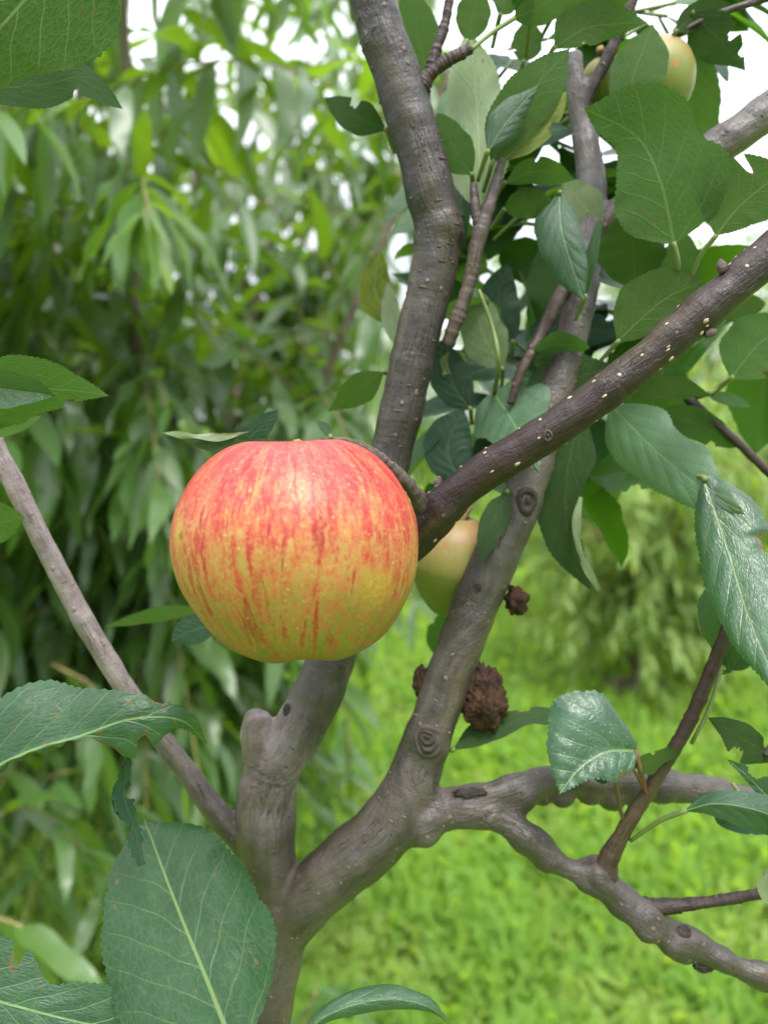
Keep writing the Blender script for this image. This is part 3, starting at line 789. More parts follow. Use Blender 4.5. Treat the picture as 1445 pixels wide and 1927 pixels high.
# twigs
RED_TW, GREY_TW = (0.028, 0.015, 0.013), (0.060, 0.046, 0.044)
def twig(pts, tint, label=None, n=None, rough=0.16, mat=None, parent=None, ring=0.05):
    p, r = px_line(pts, n or max(16, len(pts) * 16))
    k = len(bpy.data.objects)
    r = r * (1 + 0.10 * np.array([noise.noise(Vector((i * 0.35, k * 1.7, 0))) for i in range(len(r))]) + ring * np.array([max(0, noise.noise(Vector((i * 0.9, k * 2.3, 4)))) * 2 for i in range(len(r))]))
    v, f, bv = tube(p, r, 12, rough, k % 97)
    me = mesh_np('twig', v, f)
    attr(me, 'bvec', 'FLOAT_VECTOR', bv); attr(me, 'tint', 'FLOAT_COLOR', np.tile([*tint, 1], (len(v), 1)))
    o = obj('twig', me, mat or M_TWIG, parent or tree)
    if label: o['label'] = label
    return o
twig([(805, 972, .398, 24), (780, 928, .37, 14), (750, 892, .355, 11), (708, 856, .35, 10), (655, 833, .345, 9), (605, 832, .335, 9), (572, 845, .32, 7)], GREY_TW, 'short grey spur curving over the ripe apple', rough=0.3, ring=0.06)
twig([(1135, 1650, .455, 26), (1150, 1606, .45, 18), (1190, 1535, .44, 14), (1235, 1462, .43, 13), (1290, 1370, .42, 13), (1335, 1268, .41, 13), (1365, 1190, .40, 11), (1375, 1140, .395, 9), (1378, 1060, .39, 6)], RED_TW, 'dark red-brown shoot rising from the lower fork')
twig([(1195, 1712, .45, 24), (1250, 1706, .445, 15), (1310, 1700, .44, 11), (1380, 1690, .435, 10), (1470, 1675, .43, 9)], RED_TW, 'thin dark side twig near the bottom right', ring=0.12)
twig([(1285, 745, .56, 6), (1310, 765, .56, 10), (1350, 800, .55, 8), (1400, 845, .545, 8), (1480, 925, .54, 7)], RED_TW, 'thin arching twig at the right edge')
twig([(842, 650, .475, 12), (852, 620, .468, 13), (880, 540, .462, 13), (902, 440, .458, 15), (925, 370, .455, 11), (945, 300, .45, 7)], GREY_TW, 'purplish spur beside the upright limb', ring=0.12)
twig([(905, 435, .458, 11), (895, 395, .457, 10), (890, 345, .456, 6)], GREY_TW)
twig([(790, 165, .455, 20), (808, 140, .452, 13), (840, 115, .45, 12), (886, 92, .448, 10)], RED_TW, 'dark upper spur on the upright limb', ring=0.16)
twig([(806, 145, .455, 12), (822, 90, .453, 10), (838, 40, .452, 9), (852, -40, .45, 8)], RED_TW, ring=0.14)
twig([(1100, 490, .55, 16), (1060, 545, .53, 14), (1015, 635, .51, 12), (980, 700, .50, 9), (960, 760, .50, 7)], RED_TW, 'dark drooping twig behind the upper leaves')
twig([(1190, 90, .55, 6), (1260, 72, .53, 5), (1335, 32, .52, 6), (1470, -12, .51, 7)], RED_TW)
twig([(1440, 1420, .385, 8), (1470, 1380, .38, 7), (1500, 1300, .38, 6)], GREY_TW)

# ------------------------------------------------------------------ apple leaves
SHAPE = np.array([0.0, 0.46, 0.76, 0.93, 1.0, 0.99, 0.92, 0.80, 0.62, 0.38, 0.0])
def prof(wv, n):
    u = np.linspace(0, 1, n)
    if np.isscalar(wv): wv = SHAPE * wv
    wv = np.asarray(wv, float)
    x = np.linspace(0, 1, len(wv))
    g = spline(np.stack([x * 1000, wv, 0 * x], 1), 200)
    return np.maximum(np.interp(u, g[:, 0] / 1000, g[:, 1]), 0)

LEAF_N = [0]
def leaf_grid(mid, RR, NN, wl, wr, mat, under=False, fold=0.0, roll=0.0, curl=0.0, wave=0.03, teeth=0.05, nteeth=30, bites=(), n=100, m=9, label=None, thick=True, name='leaf', parent=None):
    LEAF_N[0] += 1
    g = random.Random(LEAF_N[0] * 31 + 5)
    L = np.linalg.norm(np.diff(mid, axis=0), axis=1).sum()
    if not bites and name == 'leaf' and g.random() < 0.45:        # a nibble at the margin
        u0 = g.uniform(0.2, 0.8)
        bites = [(g.choice((-1, 1)), u0, u0 + g.uniform(0.05, 0.12), g.uniform(0.15, 0.4))]
    wmax = max(wl.max(), wr.max(), 1e-4)
    u = np.linspace(0, 1, n)
    saw = np.abs(((u * nteeth + 0.08 * np.sin(u * 37)) % 1.0))
    tooth = (saw - 0.35) * teeth * wmax * np.clip(np.minimum(u, 1 - u) * 9, 0, 1)
    ph = [g.uniform(0, 6.28) for _ in range(6)]
    uneven = 1 + 0.035 * np.sin(u * 11 + ph[0]) + 0.025 * np.sin(u * 23 + ph[1])
    V, A, B = [], [], []
    for sgn, wd in ((-1, wl), (1, wr)):
        pass
    cols = list(range(-m, m + 1))
    co = np.zeros((n, len(cols), 3)); luv = np.zeros((n, len(cols), 3)); brown = np.zeros((n, len(cols)))
    for j, c in enumerate(cols):
        sg = -1 if c < 0 else 1
        q = abs(c) / m
        wd = (wl if sg < 0 else wr) * uneven
        cut = np.zeros(n)
        for (bs, u0, u1, dep) in bites:
            if bs == sg:
                t = np.clip((u - u0) / (u1 - u0), 0, 1)
                cut = np.maximum(cut, dep * np.clip(np.sin(np.pi * t) * 1.7, 0, 1) * (1 + 0.12 * np.sin(u * 90)) * ((t > 0) & (t < 1)))
        wd2 = wd * (1 - cut)
        if c != 0:
            lat = wd2 * q + (tooth * (1 - np.clip(cut * 6, 0, 1)) if q == 1 else 0)
        else:
            lat = np.zeros(n)
        a = R_(roll) * sg + R_(fold) + R_(curl) * q ** 2      # angle lifting this half towards the viewer
        ca = max(0.25, math.cos(R_(roll) * sg + R_(fold)))
        lat3 = lat / ca
        wv_ = wave * wmax * q ** 1.5 * (np.sin(u * 9 + ph[2] + sg) + 0.6 * np.sin(u * 17 + ph[3] + 2 * sg) + 0.35 * np.sin(u * 31 + ph[4]))
        # quilting between side veins
        pv = u * 6.6 + (0.4 if sg > 0 else 0) + 0.27 - (lat / wmax) ** 0.9 * 2.5 if c else u * 0
        qu = 0.012 * wmax * np.cos(2 * np.pi * (pv)) * math.sin(math.pi * min(q * 1.1, 1)) if c else -0.02 * wmax * np.ones(n)
        co[:, j] = mid + RR * (sg * lat3 * math.cos(a))[:, None] + NN * (lat3 * math.sin(a) + wv_ + qu * (0 if under else 1))[:, None]
        luv[:, j] = np.stack([u, sg * lat / wmax, np.full(n, q)], 1)
        brown[:, j] = (cut > 0.02) * (q > 0.80) * 1.0
    for (bs, u0, u1, dep) in bites:
        pass
    idx = np.arange(n * len(cols)).reshape(n, -1)
    f = np.stack([idx[:-1, :-1], idx[:-1, 1:], idx[1:, 1:], idx[1:, :-1]], -1).reshape(-1, 4)
    if under: f = f[:, ::-1]
    me = mesh_np(name, co.reshape(-1, 3), np.ascontiguousarray(f))
    attr(me, 'luv', 'FLOAT_VECTOR', luv.reshape(-1, 3)); attr(me, 'brown', 'FLOAT', brown.ravel())
    o = obj(name, me, mat, parent or tree)
    if label: o['label'] = label
    return o, mid[0], mid[0] - mid[2]

def stalk(o, pts, r=0.0009, mat=None):
    s = spline(np.asarray(pts, float), 14)
    v, f, _ = tube(s, np.linspace(r * 1.25, r, 14), 8)
    obj('petiole', mesh_np('petiole', v, f), mat or M_PET, o)

def L(mid, wv, mat=None, pet=None, petmat=None, **k):
    """a leaf from its midrib (base to tip: pixel x, y, distance) and its half-widths in pixels, left and right of travel"""
    n = k.get('n', 100)
    mids = []
    ds = [q[2] for q in mid if len(q) == 3]
    dm = sum(ds) / len(ds)
    mid = [(q[0], q[1], dm + (q[2] - dm) * 1.8) if len(q) == 3 else q for q in mid]
    dl = mid[0][2]
    for q in mid:
        if len(q) == 3: dl = q[2]
        mids.append(P(q[0], q[1], dl))
    s = spline(np.array(mids), n)
    T = nrm(np.gradient(s, axis=0))
    V = nrm(s - CAMP)
    RR = nrm(np.cross(V, T)); NN = nrm(np.cross(RR, T))
    wl, wr = wv if isinstance(wv, tuple) else (wv, wv)
    d = (s - CAMP) @ FW
    o, b, back = leaf_grid(s, RR, NN, prof(wl, n) * d / F, prof(wr, n) * d / F, mat or M_LEAF, **k)
    if pet is False:
        pass
    elif pet:
        stalk(o, [s[2]] + [P(*q) for q in pet], mat=petmat)
    else:
        e = s[0] + nrm(back) * 0.004 + FW * 0.014 - UP * 0.002
        stalk(o, [s[2], s[0], e], mat=petmat)
    return o

# left side and bottom, near the lens
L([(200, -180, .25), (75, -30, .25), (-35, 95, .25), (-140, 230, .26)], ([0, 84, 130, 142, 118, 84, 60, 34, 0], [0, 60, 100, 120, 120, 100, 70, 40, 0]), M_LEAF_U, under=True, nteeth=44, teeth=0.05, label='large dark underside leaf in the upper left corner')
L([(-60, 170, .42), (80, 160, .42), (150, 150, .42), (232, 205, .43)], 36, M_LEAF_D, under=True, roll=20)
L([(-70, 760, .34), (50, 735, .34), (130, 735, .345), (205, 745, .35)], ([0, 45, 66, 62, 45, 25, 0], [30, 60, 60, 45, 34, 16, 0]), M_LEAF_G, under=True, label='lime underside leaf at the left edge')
L([(-60, 725, .31), (30, 735, .31), (75, 740, .315), (106, 745, .32)], ([10, 40, 36, 26, 0], [10, 36, 36, 18, 0]), M_LEAF, fold=25, label='small blue-green leaf tip over the lime leaf')
L([(-60, 820, .36), (20, 803, .36), (80, 784, .37)], 16, M_LEAF_P, roll=-40)
L([(-80, 1000, .35), (0, 985, .35), (48, 972, .35)], ([0, 40, 46, 36, 0], [0, 30, 40, 26, 0]), M_LEAF_G, under=True)
L([(-60, 1468, .30), (60, 1412, .305), (150, 1385, .31), (250, 1352, .315), (340, 1355, .325), (392, 1402, .35)], ([40, 112, 122, 118, 92, 62, 38, 22, 10, 0], [30, 40, 44, 40, 44, 74, 66, 20, 8, 0]), M_LEAF, bites=[(-1, .66, .72, .2), (1, .04, .52, .82), (1, .60, .68, .45)], nteeth=34, fold=-8, curl=-12, pet=[(-110, 1500, .32)], label='chewed leaf reaching in from the left')
L([(243, 1425, .335), (233, 1490, .335), (252, 1555, .335), (270, 1628, .33)], ([3, 8, 14, 8, 10, 5], [3, 12, 20, 12, 16, 8]), M_LEAF_D, teeth=0.34, nteeth=11, roll=25, pet=False, bites=[(-1, .3, .42, .7), (1, .62, .7, .6), (-1, .8, .99, .4)], label='ragged dangling strip of a torn leaf')
L([(246, 1420, .33), (240, 1450, .33), (238, 1478, .33)], 6, M_LEAF_D, teeth=0.1, nteeth=10, pet=False)
L([(225, 1470, .34), (222, 1500, .34), (232, 1545, .34)], 11, M_LEAF_D, teeth=0.1, nteeth=10, roll=40, pet=False)
L([(450, 1998, .28), (392, 1850, .32), (332, 1702, .36), (272, 1542, .41)], ([0, 70, 118, 142, 154, 156, 148, 130, 105, 66, 0], [0, 66, 112, 134, 144, 146, 142, 130, 112, 74, 0]), M_LEAF, nteeth=36, fold=7, curl=-16, label='broad upright leaf at the lower left')
L([(-140, 1842, .30), (40, 1895, .305), (200, 1932, .31), (340, 1936, .325)], ([0, 80, 92, 84, 46, 62, 66, 50, 28, 0], [0, 50, 80, 80, 70, 60, 50, 40, 20, 0]), M_LEAF, roll=-14, nteeth=34, label='toothed leaf in the lower left corner')
L([(550, 1965, .33), (620, 1908, .33), (720, 1880, .332), (800, 1892, .335), (846, 1924, .345)], ([0, 24, 36, 40, 36, 24, 0], [0, 16, 26, 30, 26, 14, 0]), M_LEAF_SP, fold=-30, curl=-30, label='arched speckled leaf at the bottom edge')
# lower right
L([(1198, 1412, .40), (1140, 1415, .39), (1092, 1445, .385), (1052, 1494, .38)], ([8, 58, 56, 44, 26, 14, 0], [10, 60, 106, 112, 88, 44, 0]), M_LEAF_SP, fold=20, curl=-20, nteeth=24, bites=[(-1, .1, .35, .25)], pet=[(1206, 1455, .41), (1220, 1508, .435)], petmat=M_PET_R, label='small bright folded leaf on the red shoot')
L([(1192, 1448, .41), (1232, 1430, .41), (1282, 1406, .415)], ([4, 16, 14, 10, 0], [4, 20, 12, 10, 0]), M_LEAF_G, under=True, pet=[(1210, 1480, .42), (1222, 1508, .435)], petmat=M_PET_R)
L([(1158, 1462, .40), (1135, 1440, .41), (1100, 1400, .42)], 30, M_LEAF_D, roll=30, pet=[(1165, 1515, .43), (1174, 1548, .445)], petmat=M_PET_R)
L([(850, 1412, .50), (920, 1376, .50), (990, 1352, .50), (1066, 1338, .52)], ([0, 24, 26, 18, 14, 0], [0, 16, 20, 12, 18, 0]), M_LEAF_D, under=True, roll=30, label='narrow dark leaf behind the large gall')
L([(1148, 760, .50), (1228, 842, .455), (1312, 912, .415), (1402, 968, .385)], ([0, 44, 60, 56, 58, 66, 40, 22, 0], [0, 52, 62, 66, 62, 54, 44, 24, 0]), M_LEAF_P, nteeth=34, curl=-14, label='pale glossy leaf below the purple-brown branch')
L([(1322, 898, .355), (1368, 1030, .33), (1408, 1160, .30), (1476, 1320, .262)], ([24, 66, 86, 86, 74, 64, 56, 36, 0], [2, 34, 54, 62, 62, 52, 44, 26, 0]), M_LEAF_SP, nteeth=38, curl=-22, bites=[(-1, .28, .38, .25)], label='large white-flecked leaf at the right edge')
L([(1402, 1050, .43), (1362, 1150, .42), (1372, 1268, .42)], ([0, 20, 40, 38, 30, 0], [0, 30, 46, 42, 26, 0]), M_LEAF, under=False, roll=-30, pet=[(1300, 1400, .428), (1345, 1300, .425)][::-1])
L([(1372, 1262, .425), (1395, 1230, .42), (1420, 1190, .42)], 24, M_LEAF_D, under=True)
L([(1462, 1432, .385), (1392, 1388, .38), (1330, 1350, .38)], ([0, 26, 40, 34, 14, 0], [0, 14, 26, 28, 20, 0]), M_LEAF_D, under=True, bites=[(-1, .4, .6, .5), (1, .12, .3, .4)], label='browned nibbled leaf at the right edge')
L([(1475, 1535, .385), (1412, 1466, .38), (1366, 1428, .38)], ([0, 20, 12, 9, 6, 0], [0, 46, 40, 16, 12, 0]), M_LEAF, bites=[(1, .55, .75, .6)])
L([(1286, 1526, .365), (1350, 1512, .355), (1440, 1530, .35), (1540, 1580, .35)], ([0, 18, 24, 30, 36, 26, 0], [0, 20, 30, 40, 40, 30, 0]), M_LEAF, fold=-35, pet=[(1240, 1545, .40), (1186, 1582, .442)], label='glossy drooping leaf at the lower right edge')
L([(1470, 1712, .40), (1442, 1672, .40), (1455, 1625, .40)], 16, M_LEAF_W, under=True)
L([(1395, 1500, .45), (1360, 1540, .46), (1440, 1570, .47)], 14, M_LEAF_D)
# middle, behind the crossing branch
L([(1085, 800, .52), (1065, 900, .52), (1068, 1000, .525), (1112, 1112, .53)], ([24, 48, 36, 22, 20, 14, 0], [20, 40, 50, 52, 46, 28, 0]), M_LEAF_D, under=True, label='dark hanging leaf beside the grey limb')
L([(1092, 935, .51), (1082, 985, .508), (1094, 1050, .51), (1126, 1112, .52)], ([4, 10, 6, 9, 4], [3, 6, 5, 6, 3]), M_LEAF_W, under=True, wave=0.2, pet=False)
L([(928, 738, .52), (958, 782, .485), (985, 830, .452), (1015, 890, .43)], ([60, 84, 84, 66, 42, 20, 0], [44, 70, 70, 56, 40, 20, 0]), M_LEAF_P, curl=-10, pet=[(938, 680, .475), (926, 615, .48), (900, 545, .47)], label='pale blue-green heart-shaped leaf behind the branch')
L([(1052, 362, .47), (1058, 440, .455), (1098, 566, .45)], ([4, 30, 34, 34, 22, 0], [4, 44, 50, 46, 30, 0]), M_LEAF, curl=-15, label='blue-green hanging leaf right of the spur')
L([(1100, 560, .46), (1108, 500, .46), (1128, 410, .47)], 12, M_LEAF, roll=50)
# upper right, lit from behind
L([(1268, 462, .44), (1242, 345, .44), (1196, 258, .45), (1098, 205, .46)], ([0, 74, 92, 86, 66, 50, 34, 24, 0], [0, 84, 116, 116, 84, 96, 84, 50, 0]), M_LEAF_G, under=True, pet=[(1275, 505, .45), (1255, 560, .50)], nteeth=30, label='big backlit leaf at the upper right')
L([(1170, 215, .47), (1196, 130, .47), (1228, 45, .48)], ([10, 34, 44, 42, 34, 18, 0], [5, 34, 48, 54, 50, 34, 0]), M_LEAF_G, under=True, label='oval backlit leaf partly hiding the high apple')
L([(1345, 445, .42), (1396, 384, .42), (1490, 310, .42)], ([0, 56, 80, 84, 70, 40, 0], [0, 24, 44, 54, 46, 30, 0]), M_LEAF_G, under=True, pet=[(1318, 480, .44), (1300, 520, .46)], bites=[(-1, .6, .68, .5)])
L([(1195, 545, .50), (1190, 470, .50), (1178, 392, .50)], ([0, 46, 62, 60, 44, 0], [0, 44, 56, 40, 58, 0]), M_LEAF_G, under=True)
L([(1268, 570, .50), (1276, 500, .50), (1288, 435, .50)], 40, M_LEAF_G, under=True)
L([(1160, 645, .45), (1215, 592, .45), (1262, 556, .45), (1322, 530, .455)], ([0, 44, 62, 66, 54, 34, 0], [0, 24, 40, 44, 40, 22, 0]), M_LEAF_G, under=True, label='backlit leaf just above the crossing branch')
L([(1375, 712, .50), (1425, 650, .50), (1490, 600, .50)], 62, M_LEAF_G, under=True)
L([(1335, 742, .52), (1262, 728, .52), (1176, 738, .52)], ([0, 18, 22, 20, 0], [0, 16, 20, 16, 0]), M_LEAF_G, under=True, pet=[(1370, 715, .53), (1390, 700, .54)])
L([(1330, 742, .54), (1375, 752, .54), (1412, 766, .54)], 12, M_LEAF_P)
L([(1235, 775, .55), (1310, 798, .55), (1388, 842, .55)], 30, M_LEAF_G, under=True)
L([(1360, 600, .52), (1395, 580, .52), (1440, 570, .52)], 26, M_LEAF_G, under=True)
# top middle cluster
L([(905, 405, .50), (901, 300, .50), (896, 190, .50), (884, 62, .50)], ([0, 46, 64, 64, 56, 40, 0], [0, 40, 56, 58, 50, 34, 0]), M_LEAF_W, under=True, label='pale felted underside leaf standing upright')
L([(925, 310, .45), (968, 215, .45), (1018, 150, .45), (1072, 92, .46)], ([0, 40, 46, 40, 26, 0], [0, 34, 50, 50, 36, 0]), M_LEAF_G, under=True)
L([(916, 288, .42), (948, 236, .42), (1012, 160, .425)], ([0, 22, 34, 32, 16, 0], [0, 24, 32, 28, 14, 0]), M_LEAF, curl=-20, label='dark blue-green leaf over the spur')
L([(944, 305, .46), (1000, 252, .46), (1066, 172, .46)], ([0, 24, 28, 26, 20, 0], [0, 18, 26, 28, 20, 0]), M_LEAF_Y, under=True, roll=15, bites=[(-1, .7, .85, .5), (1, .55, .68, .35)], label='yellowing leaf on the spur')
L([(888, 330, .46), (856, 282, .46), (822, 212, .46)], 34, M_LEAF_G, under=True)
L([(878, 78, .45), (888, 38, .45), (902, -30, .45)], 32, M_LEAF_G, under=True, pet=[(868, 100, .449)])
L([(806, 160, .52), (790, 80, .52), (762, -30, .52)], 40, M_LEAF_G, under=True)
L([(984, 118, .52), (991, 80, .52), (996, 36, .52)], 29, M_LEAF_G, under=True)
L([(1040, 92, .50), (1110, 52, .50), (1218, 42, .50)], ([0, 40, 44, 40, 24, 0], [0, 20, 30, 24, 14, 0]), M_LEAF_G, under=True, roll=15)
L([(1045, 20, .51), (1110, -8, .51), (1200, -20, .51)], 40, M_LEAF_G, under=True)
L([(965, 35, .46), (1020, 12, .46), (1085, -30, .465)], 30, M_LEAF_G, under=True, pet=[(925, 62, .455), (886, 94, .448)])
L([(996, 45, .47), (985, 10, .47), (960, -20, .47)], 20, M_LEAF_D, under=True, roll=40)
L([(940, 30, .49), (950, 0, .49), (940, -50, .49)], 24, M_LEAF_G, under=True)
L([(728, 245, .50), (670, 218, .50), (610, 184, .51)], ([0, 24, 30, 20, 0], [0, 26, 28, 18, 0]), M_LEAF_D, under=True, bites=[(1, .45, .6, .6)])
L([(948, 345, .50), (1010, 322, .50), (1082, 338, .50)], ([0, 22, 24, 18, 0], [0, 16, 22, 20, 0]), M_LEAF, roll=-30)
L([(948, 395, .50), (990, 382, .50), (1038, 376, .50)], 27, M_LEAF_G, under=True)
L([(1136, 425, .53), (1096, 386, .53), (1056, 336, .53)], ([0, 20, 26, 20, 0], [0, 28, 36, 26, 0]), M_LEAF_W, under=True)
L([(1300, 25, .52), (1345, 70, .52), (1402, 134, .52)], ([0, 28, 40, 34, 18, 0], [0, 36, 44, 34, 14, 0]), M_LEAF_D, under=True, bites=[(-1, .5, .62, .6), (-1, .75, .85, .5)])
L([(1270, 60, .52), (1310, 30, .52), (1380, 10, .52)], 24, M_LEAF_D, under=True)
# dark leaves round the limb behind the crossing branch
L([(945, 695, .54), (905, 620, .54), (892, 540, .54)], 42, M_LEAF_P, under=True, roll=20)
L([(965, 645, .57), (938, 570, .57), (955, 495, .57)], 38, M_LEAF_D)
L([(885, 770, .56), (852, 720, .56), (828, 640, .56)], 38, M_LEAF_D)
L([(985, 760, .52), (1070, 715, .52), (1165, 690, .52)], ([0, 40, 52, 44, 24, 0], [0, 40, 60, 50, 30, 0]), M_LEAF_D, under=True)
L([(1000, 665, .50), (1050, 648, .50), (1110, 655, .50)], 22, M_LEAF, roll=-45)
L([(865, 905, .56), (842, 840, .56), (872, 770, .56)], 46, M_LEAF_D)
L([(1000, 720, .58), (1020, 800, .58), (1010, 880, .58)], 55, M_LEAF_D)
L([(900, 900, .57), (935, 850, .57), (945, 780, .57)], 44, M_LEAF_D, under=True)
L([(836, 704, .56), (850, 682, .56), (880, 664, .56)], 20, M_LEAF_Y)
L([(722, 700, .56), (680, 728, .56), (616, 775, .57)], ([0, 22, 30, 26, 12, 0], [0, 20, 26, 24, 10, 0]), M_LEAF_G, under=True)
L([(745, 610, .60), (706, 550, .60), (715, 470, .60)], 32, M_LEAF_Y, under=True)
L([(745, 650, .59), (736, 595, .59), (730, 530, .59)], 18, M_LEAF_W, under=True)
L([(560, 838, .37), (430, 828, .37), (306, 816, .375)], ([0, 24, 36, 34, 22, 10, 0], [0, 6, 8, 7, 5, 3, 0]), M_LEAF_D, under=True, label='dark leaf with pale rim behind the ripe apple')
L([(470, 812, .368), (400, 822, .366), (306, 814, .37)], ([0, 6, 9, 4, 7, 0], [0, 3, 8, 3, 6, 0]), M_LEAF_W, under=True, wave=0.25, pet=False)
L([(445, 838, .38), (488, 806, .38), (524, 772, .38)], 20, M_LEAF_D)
L([(405, 1146, .62), (300, 1158, .62), (195, 1180, .63)], ([0, 9, 12, 8, 0], [0, 12, 17, 10, 0]), M_LEAF_G, under=True, teeth=0.01)
L([(410, 1175, .48), (360, 1186, .48), (322, 1206, .48)], 28, M_LEAF_D)
L([(955, 925, .47), (925, 990, .465), (902, 1062, .46)], ([0, 20, 26, 24, 14, 0], [0, 20, 26, 22, 12, 0]), M_LEAF_D, under=True, label='dark leaf against the half-hidden apple')
L([(832, 1240, .70), (826, 1195, .70), (838, 1150, .70)], 24, M_LEAF_G, under=True)
L([(622, 822, .325), (612, 806, .325), (596, 792, .325)], 9, M_LEAF)

# further foliage of the same tree on the far side of the limb
def free_leaf(base, dirv, upv, Ln, Wd, mat, droop=0.35, **k):
    n = 40
    d = nrm(dirv); N0 = nrm(np.asarray(upv) - d * (np.asarray(upv) @ d)); S = np.cross(d, N0)
    t = np.linspace(0, 1, n)
    mid = base + d * (t * Ln)[:, None] - N0 * (droop * Ln * t ** 2)[:, None]
    T = nrm(np.gradient(mid, axis=0))
    RRv = np.tile(S, (n, 1)); NN = nrm(np.cross(RRv, T))
    NN = NN * np.sign((NN @ N0).mean())
    o, b, back = leaf_grid(mid, RRv, NN, prof(Wd, n), prof(Wd, n), mat, n=n, m=4, nteeth=14, **k)
    stalk(o, [mid[1], mid[0], mid[0] - d * 0.02 + np.array([0, 0, -0.004])])
    return o
g = np.random.default_rng(21)
for i in range(84):
    if i < 32 or 62 < i < 66:
        x, y, d = g.uniform(840, 1170), g.uniform(420, 900), g.uniform(0.60, 0.84)
    elif i < 54 or i >= 66:
        x, y, d = g.uniform(880, 1290), g.uniform(-40, 430), g.uniform(0.62, 0.8)
    else:
        x, y, d = g.uniform(1180, 1480), g.uniform(560, 700), g.uniform(0.62, 0.8)
    if 930 < x < 1000 and 470 < y < 530: continue
    if x > 1290 and y < 350: continue
    dv = np.array([g.uniform(-1, 1), g.uniform(-0.6, 0.3), g.uniform(-0.9, 0.6)])
    uv_ = np.array([g.uniform(-.5, .5), g.uniform(-0.9, 0.2), 1.0])
    free_leaf(P(x, y, d), dv, uv_, g.uniform(.045, .068), g.uniform(.014, .021), [M_LEAF_D, M_LEAF_G, M_LEAF_G, M_LEAF][i % 4], fold=g.uniform(0, 20), roll=0)

# ------------------------------------------------------------------ apples
APROF = [(0.0, 0.50), (0.05, 0.53), (0.12, 0.65), (0.20, 0.79), (0.29, 0.86), (0.39, 0.865), (0.52, 0.825), (0.64, 0.755), (0.75, 0.66), (0.85, 0.535), (0.95, 0.33), (0.995, 0.13), (0.99, -0.07), (0.945, -0.285), (0.85, -0.50), (0.71, -0.71), (0.58, -0.835), (0.43, -0.895), (0.28, -0.875), (0.16, -0.80), (0.07, -0.72), (0.0, -0.70)]
def make_apple(name_label, center, R, mat, tilt=(0, 0), squash=1.0, narrow=0.0, seed=0, nr=96, na=128, stalk_to=None, group='apples on the tree'):
    o = thing('apple', name_label, 'apple', tuple(float(c) for c in center), group)
    s = spline(np.array([[r, z, 0] for r, z in APROF]), nr)
    th = np.linspace(0, 2 * np.pi, na, endpoint=False)
    r, z = np.maximum(s[:, 0], 0)[:, None], s[:, 1][:, None]
    low = np.clip((-z - 0.45) / 0.45, 0, 1) ** 1.5
    high = np.clip((z - 0.5) / 0.4, 0, 1)
    lob = 1 + 0.022 * low * np.cos(5 * th + 0.9 + seed) + 0.02 * high * np.cos(4 * th + seed) + 0.012 * np.cos(2 * th + 1.2 + seed) + 0.008 * np.sin(3 * th + seed)
    zz = z + 0.016 * low * np.cos(5 * th + 0.9 + seed) + 0.02 * high * np.cos(2 * th + seed)
    rr = r * lob * (1 - narrow * np.clip(-zz, 0, 1))
    V = np.stack([rr * np.cos(th), rr * np.sin(th), zz * squash + 0 * th], -1).reshape(-1, 3)
    V[:, 0] += 0.05 * np.clip(-V[:, 2], 0, 1)
    V += 0.008 * np.array([noise.noise(Vector(p) * 2.6 + Vector((seed, 0, 0))) for p in V])[:, None] * nrm(V)
    ax, ay = tilt
    cx, sx = math.cos(ax), math.sin(ax)
    idx = np.arange(nr * na).reshape(nr, na)
    f = np.stack([idx[:-1], idx[1:], np.roll(idx[1:], -1, 1), np.roll(idx[:-1], -1, 1)], -1).reshape(-1, 4)
    me = mesh_np('skin', V * R, f)
    sk = obj('skin', me, mat)
    sk.parent = o
    sk.rotation_euler = (ax, ay, 0)
    from mathutils import Euler
    rot = np.array(Euler((ax, ay, 0)).to_matrix())
    c = np.asarray(center)
    top = c + rot @ np.array([0, 0, 0.45 * R])
    mid = c + rot @ np.array([0.03 * R, 0, 0.82 * R])
    end = np.asarray(stalk_to) if stalk_to is not None else c + rot @ np.array([0.12 * R, 0.1 * R, 1.35 * R])
    sp_ = spline(np.array([top, mid, end]), 14)
    v, f, _ = tube(sp_, np.linspace(0.0014, 0.0019, 14), 10, 0.15, seed)
    st = obj('stalk', mesh_np('stalk', v - c, f), M_STALK); st.parent = o
    # calyx: five dry sepals in the eye
    cv, cf = [], []
    for k in range(5):
        a_ = k * 2 * math.pi / 5 + seed
        dvec = np.array([math.cos(a_), math.sin(a_), 0]); pv = np.array([-math.sin(a_), math.cos(a_), 0])
        b0 = dvec * 0.05 + np.array([0, 0, -0.73]); b1 = dvec * 0.10 + np.array([0, 0, -0.80]); tp = dvec * 0.05 + np.array([0, 0, -0.88])
        i0 = len(cv)
        cv += [b0 - pv * .03, b0 + pv * .03, b1 - pv * .03, b1 + pv * .03, tp]
        cf += [(i0, i0 + 1, i0 + 3, i0 + 2), (i0 + 2, i0 + 3, i0 + 4)]
    cal = obj('calyx', mesh_np('calyx', (np.array(cv) * R) @ rot.T, cf), M_GALL); cal.parent = o
    return o
AC = P(556, 1028, 0.2715)
make_apple('ripe red and yellow striped apple hanging in sharp focus at the centre', AC, 0.0431, apple_material('ripe apple skin', 0.0431), tilt=(R_(-7), R_(-2)), squash=0.965, seed=0, stalk_to=P(574, 846, .322))
make_apple('half-hidden yellow-green apple behind the grey limb, right of the ripe one', P(852, 1062, .56), 0.0222, apple_material('greenish apple skin', 0.0222, 0.18, 0.95, False), tilt=(R_(6), R_(6)), squash=1.2, narrow=0.22, seed=2, stalk_to=P(882, 955, .55), nr=60, na=72)
